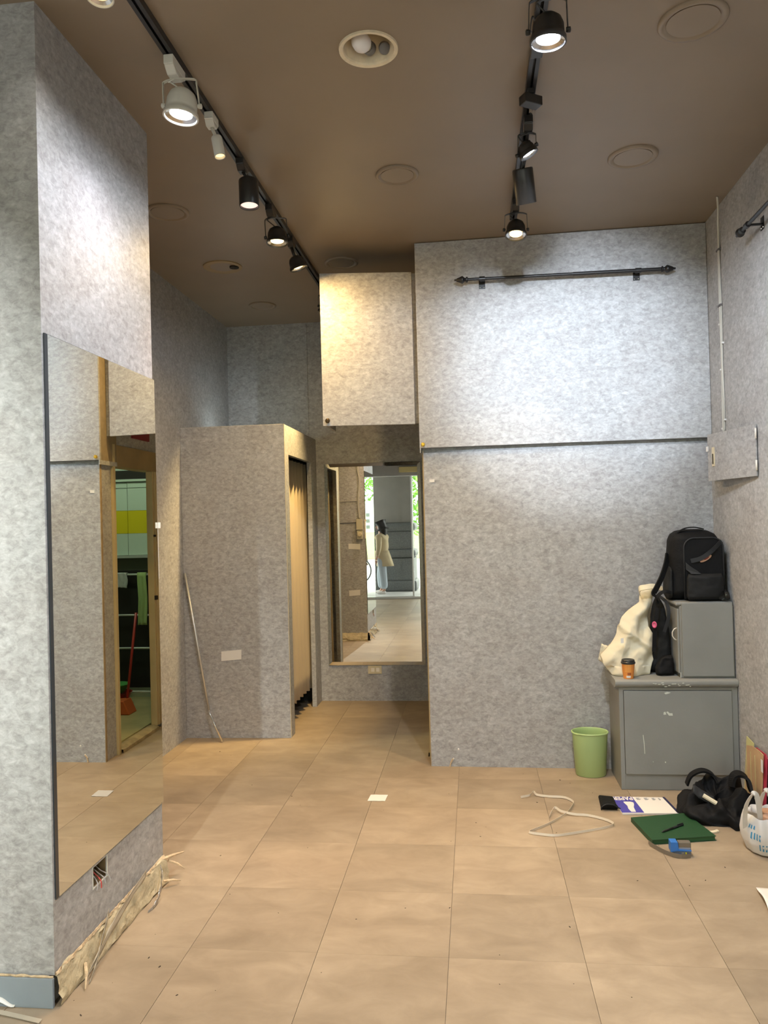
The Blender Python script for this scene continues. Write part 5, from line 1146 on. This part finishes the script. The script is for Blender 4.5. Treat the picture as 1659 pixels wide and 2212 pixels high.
def tree(x, y, zc_, rx, rz, n, label, trunk=True, ls=0.09, seed=1):
    rnd = random.Random(seed)
    t2 = thing('tree', label, 'tree', (x, y, 0))
    if trunk:
        b3 = MB(); b3.tube([(x, y, 0), (x+0.1, y, zc_*0.5), (x-0.05, y, zc_)], [0.16, 0.12, 0.05], 10); b3.build('trunk', M['bark'], t2, smooth=True)
    b3 = MB()
    for k in range(n):
        while True:
            p = Vector((rnd.uniform(-1, 1), rnd.uniform(-1, 1), rnd.uniform(-1, 1)))
            if 0.25 < p.length < 1: break
        c = Vector((x+p.x*rx, y+p.y*rx, zc_+p.z*rz)); s = ls*rnd.uniform(0.6, 1.3)
        a = Vector((rnd.uniform(-1, 1), rnd.uniform(-1, 1), rnd.uniform(-1, 0.3))).normalized(); q = a.cross(Vector((rnd.uniform(-1, 1), rnd.uniform(-1, 1), rnd.uniform(-1, 1)))).normalized()
        b3.add([c-a*s, c+q*s*0.45, c+a*s, c-q*s*0.45], [(0, 1, 2), (0, 2, 3)])
    f = b3.build('foliage', M['leaf'], t2, recalc=False); f['kind'] = 'stuff'; return t2
tree(0.9, -13.0, 4.2, 2.0, 2.1, 4200, 'leafy green street tree straight across the road', seed=2)
tree(-2.6, -9.5, 2.4, 1.35, 2.1, 3600, 'leafy green tree behind the granite pillar at its left', seed=3)
tree(6.5, -15.0, 4.6, 2.6, 2.4, 2600, 'broad green tree farther right along the street', ls=0.14, seed=4)
tree(-7.5, -16.0, 4.6, 3.0, 2.8, 2600, 'broad green tree farther left along the street', ls=0.14, seed=5)
hs = thing('white_house', 'white gabled house far across the lawn, seen by double reflection', 'house', (11, -83, 0))
MB().box(9.0, 16, -88, -83, 0.02, 2.65).build('wall', M['housew'], hs)
MB().extr([(8.7, -83.3, 2.6), (16.3, -83.3, 2.6), (12.5, -83.3, 6.0)], (0, -5.0, 0)).build('roof', M['roof'], hs)
for x in (9.5, 10.4, 11.4, 12.6, 13.8):
    for z in (0.5, 1.25, 2.0):
        MB().box(x, x+0.45, -82.98, -82.9, z, z+0.4).build('window', M['pane'], hs)

# bicycle parked on the pavement
bk = thing('bicycle', 'parked bicycle on the bright street outside, seen by double reflection', 'bicycle', (0.4, -5.5, 0))
YBk = -5.5
def wheel(xc_):
    zc_ = 0.315; r_ = 0.305
    b3 = MB(); b3.tube([(xc_+r_*math.cos(2*PI*k/40), YBk, zc_+r_*math.sin(2*PI*k/40)) for k in range(40)], 0.0135, 8, closed=True); wo = b3.build('wheel', M['tyre'], bk, smooth=True)
    b3 = MB(); b3.tube([(xc_+(r_-0.02)*math.cos(2*PI*k/40), YBk, zc_+(r_-0.02)*math.sin(2*PI*k/40)) for k in range(40)], 0.007, 6, closed=True); b3.build('rim', M['steel'], wo, smooth=True)
    b3 = MB()
    for k in range(24): b3.tube([(xc_, YBk+0.02*(1 if k % 2 else -1), zc_), (xc_+(r_-0.02)*math.cos(2*PI*k/24), YBk, zc_+(r_-0.02)*math.sin(2*PI*k/24))], 0.0018, 4)
    b3.build('spokes', M['steel'], wo)
    b3 = MB(); b3.tube([(xc_, YBk-0.04, zc_), (xc_, YBk+0.04, zc_)], 0.018, 10); b3.build('hub', M['steel'], wo, smooth=True)
wheel(0.01); wheel(1.03)
b_ = MB()
for p, q, r_ in (((0.01, 0.315), (-0.0, 0.62), 0.012), ((0.17, 0.62), (0.22, 0.80), 0.016), ((0.19, 0.66), (0.45, 0.30), 0.016), ((0.21, 0.76), (0.68, 0.70), 0.016), ((0.45, 0.30), (0.72, 0.80), 0.016), ((0.45, 0.30), (1.03, 0.315), 0.011), ((0.69, 0.72), (1.03, 0.315), 0.010)):
    b_.tube([(p[0], YBk, p[1]), (q[0], YBk, q[1])], r_, 8)
b_.tube([(0.01, YBk, 0.315), (0.12, YBk, 0.55), (0.19, YBk, 0.66)], 0.012, 8)
b_.build('frame', M['bikeframe'], bk, smooth=True)
b_ = MB(); b_.tube(smoothpath([(0.10, YBk-0.28, 0.93), (0.12, YBk-0.18, 0.96), (0.20, YBk, 0.90), (0.12, YBk+0.18, 0.96), (0.10, YBk+0.28, 0.93)]), 0.011, 8); b_.tube([(0.22, YBk, 0.80), (0.20, YBk, 0.90)], 0.011, 8); b_.build('handlebar', M['steel'], bk, smooth=True)
for s in (-1, 1):
    b_ = MB(); b_.tube([(0.06, YBk+s*0.28, 0.93), (-0.02, YBk+s*0.30, 0.925)], 0.016, 8); b_.build('grip', M['tyre'], bk, smooth=True)
b_ = MB(); b_.lathe([(0.02, -0.12), (0.045, -0.05), (0.075, 0.06), (0.07, 0.11), (0.02, 0.13)], (0.76, YBk, 0.85), (1, 0, 0.05), 14, syy=0.4); b_.build('saddle', M['tyre'], bk, smooth=True)
b_ = MB(); b_.tube([(0.37, YBk-0.1, 0.30), (0.45, YBk-0.06, 0.30), (0.45, YBk+0.06, 0.30), (0.53, YBk+0.1, 0.30)], 0.010, 6); b_.build('crank', M['steel'], bk)
b_ = MB(); b_.box(0.62, 0.72, YBk-0.012, YBk-0.004, 0.0, 0.30); b_.build('kickstand', M['steel'], bk)

# ------------------------------------------------------------------ person outside (seen in the passage mirror)
pr = thing('person', 'person with black hair in a beige jacket and pale blue jeans standing on the pavement', 'person', (-1.80, -2.42, 0.045))
PX, PY, PZ, S = -1.80, -2.42, 0.045, 1.44/1.62   # facing -x, slightly away
fa = math.radians(150)    # facing direction angle (towards -x, turned to the shop's left)
fd_ = Vector((math.cos(fa), -math.sin(fa)*0.5, 0)).normalized(); sd_ = Vector((-fd_.y, fd_.x, 0))
def W(f, s, z): return Vector((PX, PY, PZ))+(fd_*f+sd_*s)*S+Vector((0, 0, z*S))
def skin_obj(nm, verts, edges, radii, mt, sub=2, parent=pr, root=0):
    me = bpy.data.meshes.new(nm); me.from_pydata([tuple(v) for v in verts], edges, []); o = bpy.data.objects.new(nm, me); col.objects.link(o)
    me.materials.append(mt)
    md = o.modifiers.new('skin', 'SKIN'); md.use_smooth_shade = True
    for i, r_ in enumerate(radii):
        rr = r_ if isinstance(r_, tuple) else (r_, r_); me.skin_vertices[0].data[i].radius = (rr[0]*S, rr[1]*S); me.skin_vertices[0].data[i].use_root = (i == root)
    sm = o.modifiers.new('sub', 'SUBSURF'); sm.levels = sub; sm.render_levels = sub
    bpy.context.view_layer.update()
    me2 = bpy.data.meshes.new_from_object(o.evaluated_get(bpy.context.evaluated_depsgraph_get()))
    o.modifiers.clear(); o.data = me2
    for p in me2.polygons: p.use_smooth = True
    o.parent = parent; o.matrix_parent_inverse = Matrix.Translation(parent.location).inverted(); return o
# body: pelvis, spine, neck, head, arms, legs, feet
bv = [W(0, 0, 0.86), W(0, 0, 1.0), W(0.01, 0, 1.15), W(0, 0, 1.30), W(0.015, 0, 1.38), W(0.03, 0, 1.45), W(0.04, 0, 1.53), W(0.03, 0, 1.58)]
be = [(i, i+1) for i in range(7)]; brd = [0.115, 0.10, 0.12, 0.09, 0.045, 0.07, 0.085, 0.05]
def limb(start, pts, rs):
    global bv, be, brd
    prev = start
    for p, r_ in zip(pts, rs): bv.append(p); brd.append(r_); be.append((prev, len(bv)-1)); prev = len(bv)-1
    return prev
for s in (-1, 1):
    ft = 0.07 if s == 1 else -0.06
    limb(0, [W(ft*0.3, s*0.085, 0.80), W(ft+0.02, s*0.085, 0.45), W(ft-0.01, s*0.085, 0.10), W(ft+0.05, s*0.088, 0.035), W(ft+0.13, s*0.09, 0.028)], [0.085, 0.055, 0.036, 0.034, 0.025])
hands = []
for s in (-1, 1):
    e = limb(3, [W(0, s*0.155, 1.27), W(-0.02, s*0.20, 1.03), W(0.05, s*0.19, 0.82), W(0.07, s*0.185, 0.76)], [0.05, 0.038, 0.026, 0.030]); hands.append((s, bv[e]))
skin_obj('body', bv, be, brd, M['skin'])
# head details
hc_ = W(0.04, 0, 1.50)
for s in (-1, 1):
    b_ = MB(); b_.lathe([(0.002, -0.008), (0.008, -0.005), (0.010, 0), (0.008, 0.005), (0.002, 0.008)], W(0.118, s*0.032, 1.505), fd_, 10, syy=0.6); b_.build('eye', M['hair'], pr, smooth=True)
    b_ = MB(); b_.lathe([(0.002, -0.006), (0.014, -0.003), (0.018, 0.0), (0.012, 0.006)], W(0.035, s*0.082, 1.49), sd_*s, 12, sx=0.6); b_.build('ear', M['skin'], pr, smooth=True)
b_ = MB(); b_.tube([W(0.118, 0, 1.51), W(0.136, 0, 1.475), W(0.12, 0, 1.462)], [0.006, 0.013, 0.007], 8); b_.build('nose', M['skin'], pr, smooth=True)
b_ = MB(); b_.tube([W(0.110, -0.022, 1.435), W(0.120, 0, 1.437), W(0.110, 0.022, 1.435)], [0.003, 0.006, 0.003], 8); b_.build('mouth', M['wirered'], pr, smooth=True)
for s, h in hands:   # fingers and thumb
    for k in range(4):
        o_ = fd_*(0.020-0.013*k)*S; L_ = [0.060, 0.068, 0.062, 0.048][k]*S
        b_ = MB(); b_.tube([h+o_+Vector((0, 0, -0.015*S)), h+o_+Vector((0, 0, -0.045*S)), h+o_+fd_*0.012*S+Vector((0, 0, -0.045*S-L_*0.5)), h+o_+fd_*0.020*S+Vector((0, 0, -0.045*S-L_*0.85))], [0.010*S, 0.009*S, 0.008*S, 0.006*S], 6); b_.build('finger', M['skin'], pr, smooth=True)
    b_ = MB(); b_.tube([h+fd_*0.02*S, h+fd_*0.045*S+Vector((0, 0, -0.03*S)), h+fd_*0.05*S+Vector((0, 0, -0.06*S))], [0.012*S, 0.010*S, 0.007*S], 6); b_.build('thumb', M['skin'], pr, smooth=True)
# hair
skin_obj('hair', [W(0.01, 0, 1.575), W(-0.01, 0, 1.52), W(-0.035, 0, 1.44), W(-0.05, 0, 1.36), W(-0.055, 0, 1.27), W(0.06, 0, 1.585)], [(0, 1), (1, 2), (2, 3), (3, 4), (0, 5)], [0.088, 0.105, 0.100, 0.085, 0.055, 0.055], M['hair'], root=1)
# jacket (torso, hem flaring, sleeves)
jv = [W(0, 0, 0.66), W(0, 0, 0.85), W(0, 0, 1.05), W(-0.005, 0, 1.20), W(0, 0, 1.31), W(0.01, 0, 1.36)]
je = [(i, i+1) for i in range(5)]; jr = [0.185, 0.165, 0.150, 0.155, 0.12, 0.07]
for s in (-1, 1):
    prev = 4
    for p, r_ in ((W(0, s*0.165, 1.27), 0.075), (W(-0.02, s*0.215, 1.03), 0.062), (W(0.04, s*0.20, 0.84), 0.050)):
        jv.append(p); jr.append(r_); je.append((prev, len(jv)-1)); prev = len(jv)-1
skin_obj('jacket', jv, je, jr, M['jacket'], root=2)
b_ = MB(); b_.rings([[W((-0.0-0.05*(1-h_))+(rr_ + 0.05*(1-h_)*(math.cos(a_*2*PI/28) < 0))*math.cos(a_*2*PI/28)*0.95+0.008*math.sin(a_*2.7), rr_*0.98*math.sin(a_*2*PI/28), 0.62+0.34*h_) for a_ in range(28)] for h_, rr_ in ((0.0, 0.172), (0.35, 0.168), (0.7, 0.160), (1.0, 0.150))], cap=False); b_.build('jacket_skirt', M['jacket'], pr, smooth=True, solid=0.008)
# trousers
tv = [W(0, 0, 0.84), W(0, 0, 0.92)]; te_ = [(0, 1)]; tr = [0.13, 0.12]
for s in (-1, 1):
    ft = 0.07 if s == 1 else -0.06; prev = 0
    for p, r_ in ((W(ft*0.3, s*0.088, 0.74), 0.11), (W(ft+0.015, s*0.088, 0.44), 0.095), (W(ft-0.01, s*0.088, 0.10), 0.092)):
        tv.append(p); tr.append(r_); te_.append((prev, len(tv)-1)); prev = len(tv)-1
skin_obj('trousers', tv, te_, tr, M['jeans'])
for s in (-1, 1):
    ft = 0.07 if s == 1 else -0.06
    skin_obj('shoe', [W(ft-0.05, s*0.088, 0.040), W(ft+0.03, s*0.088, 0.046), W(ft+0.12, s*0.092, 0.036), W(ft+0.17, s*0.094, 0.032)], [(0, 1), (1, 2), (2, 3)], [0.036, 0.042, 0.037, 0.025], M['shoe'])
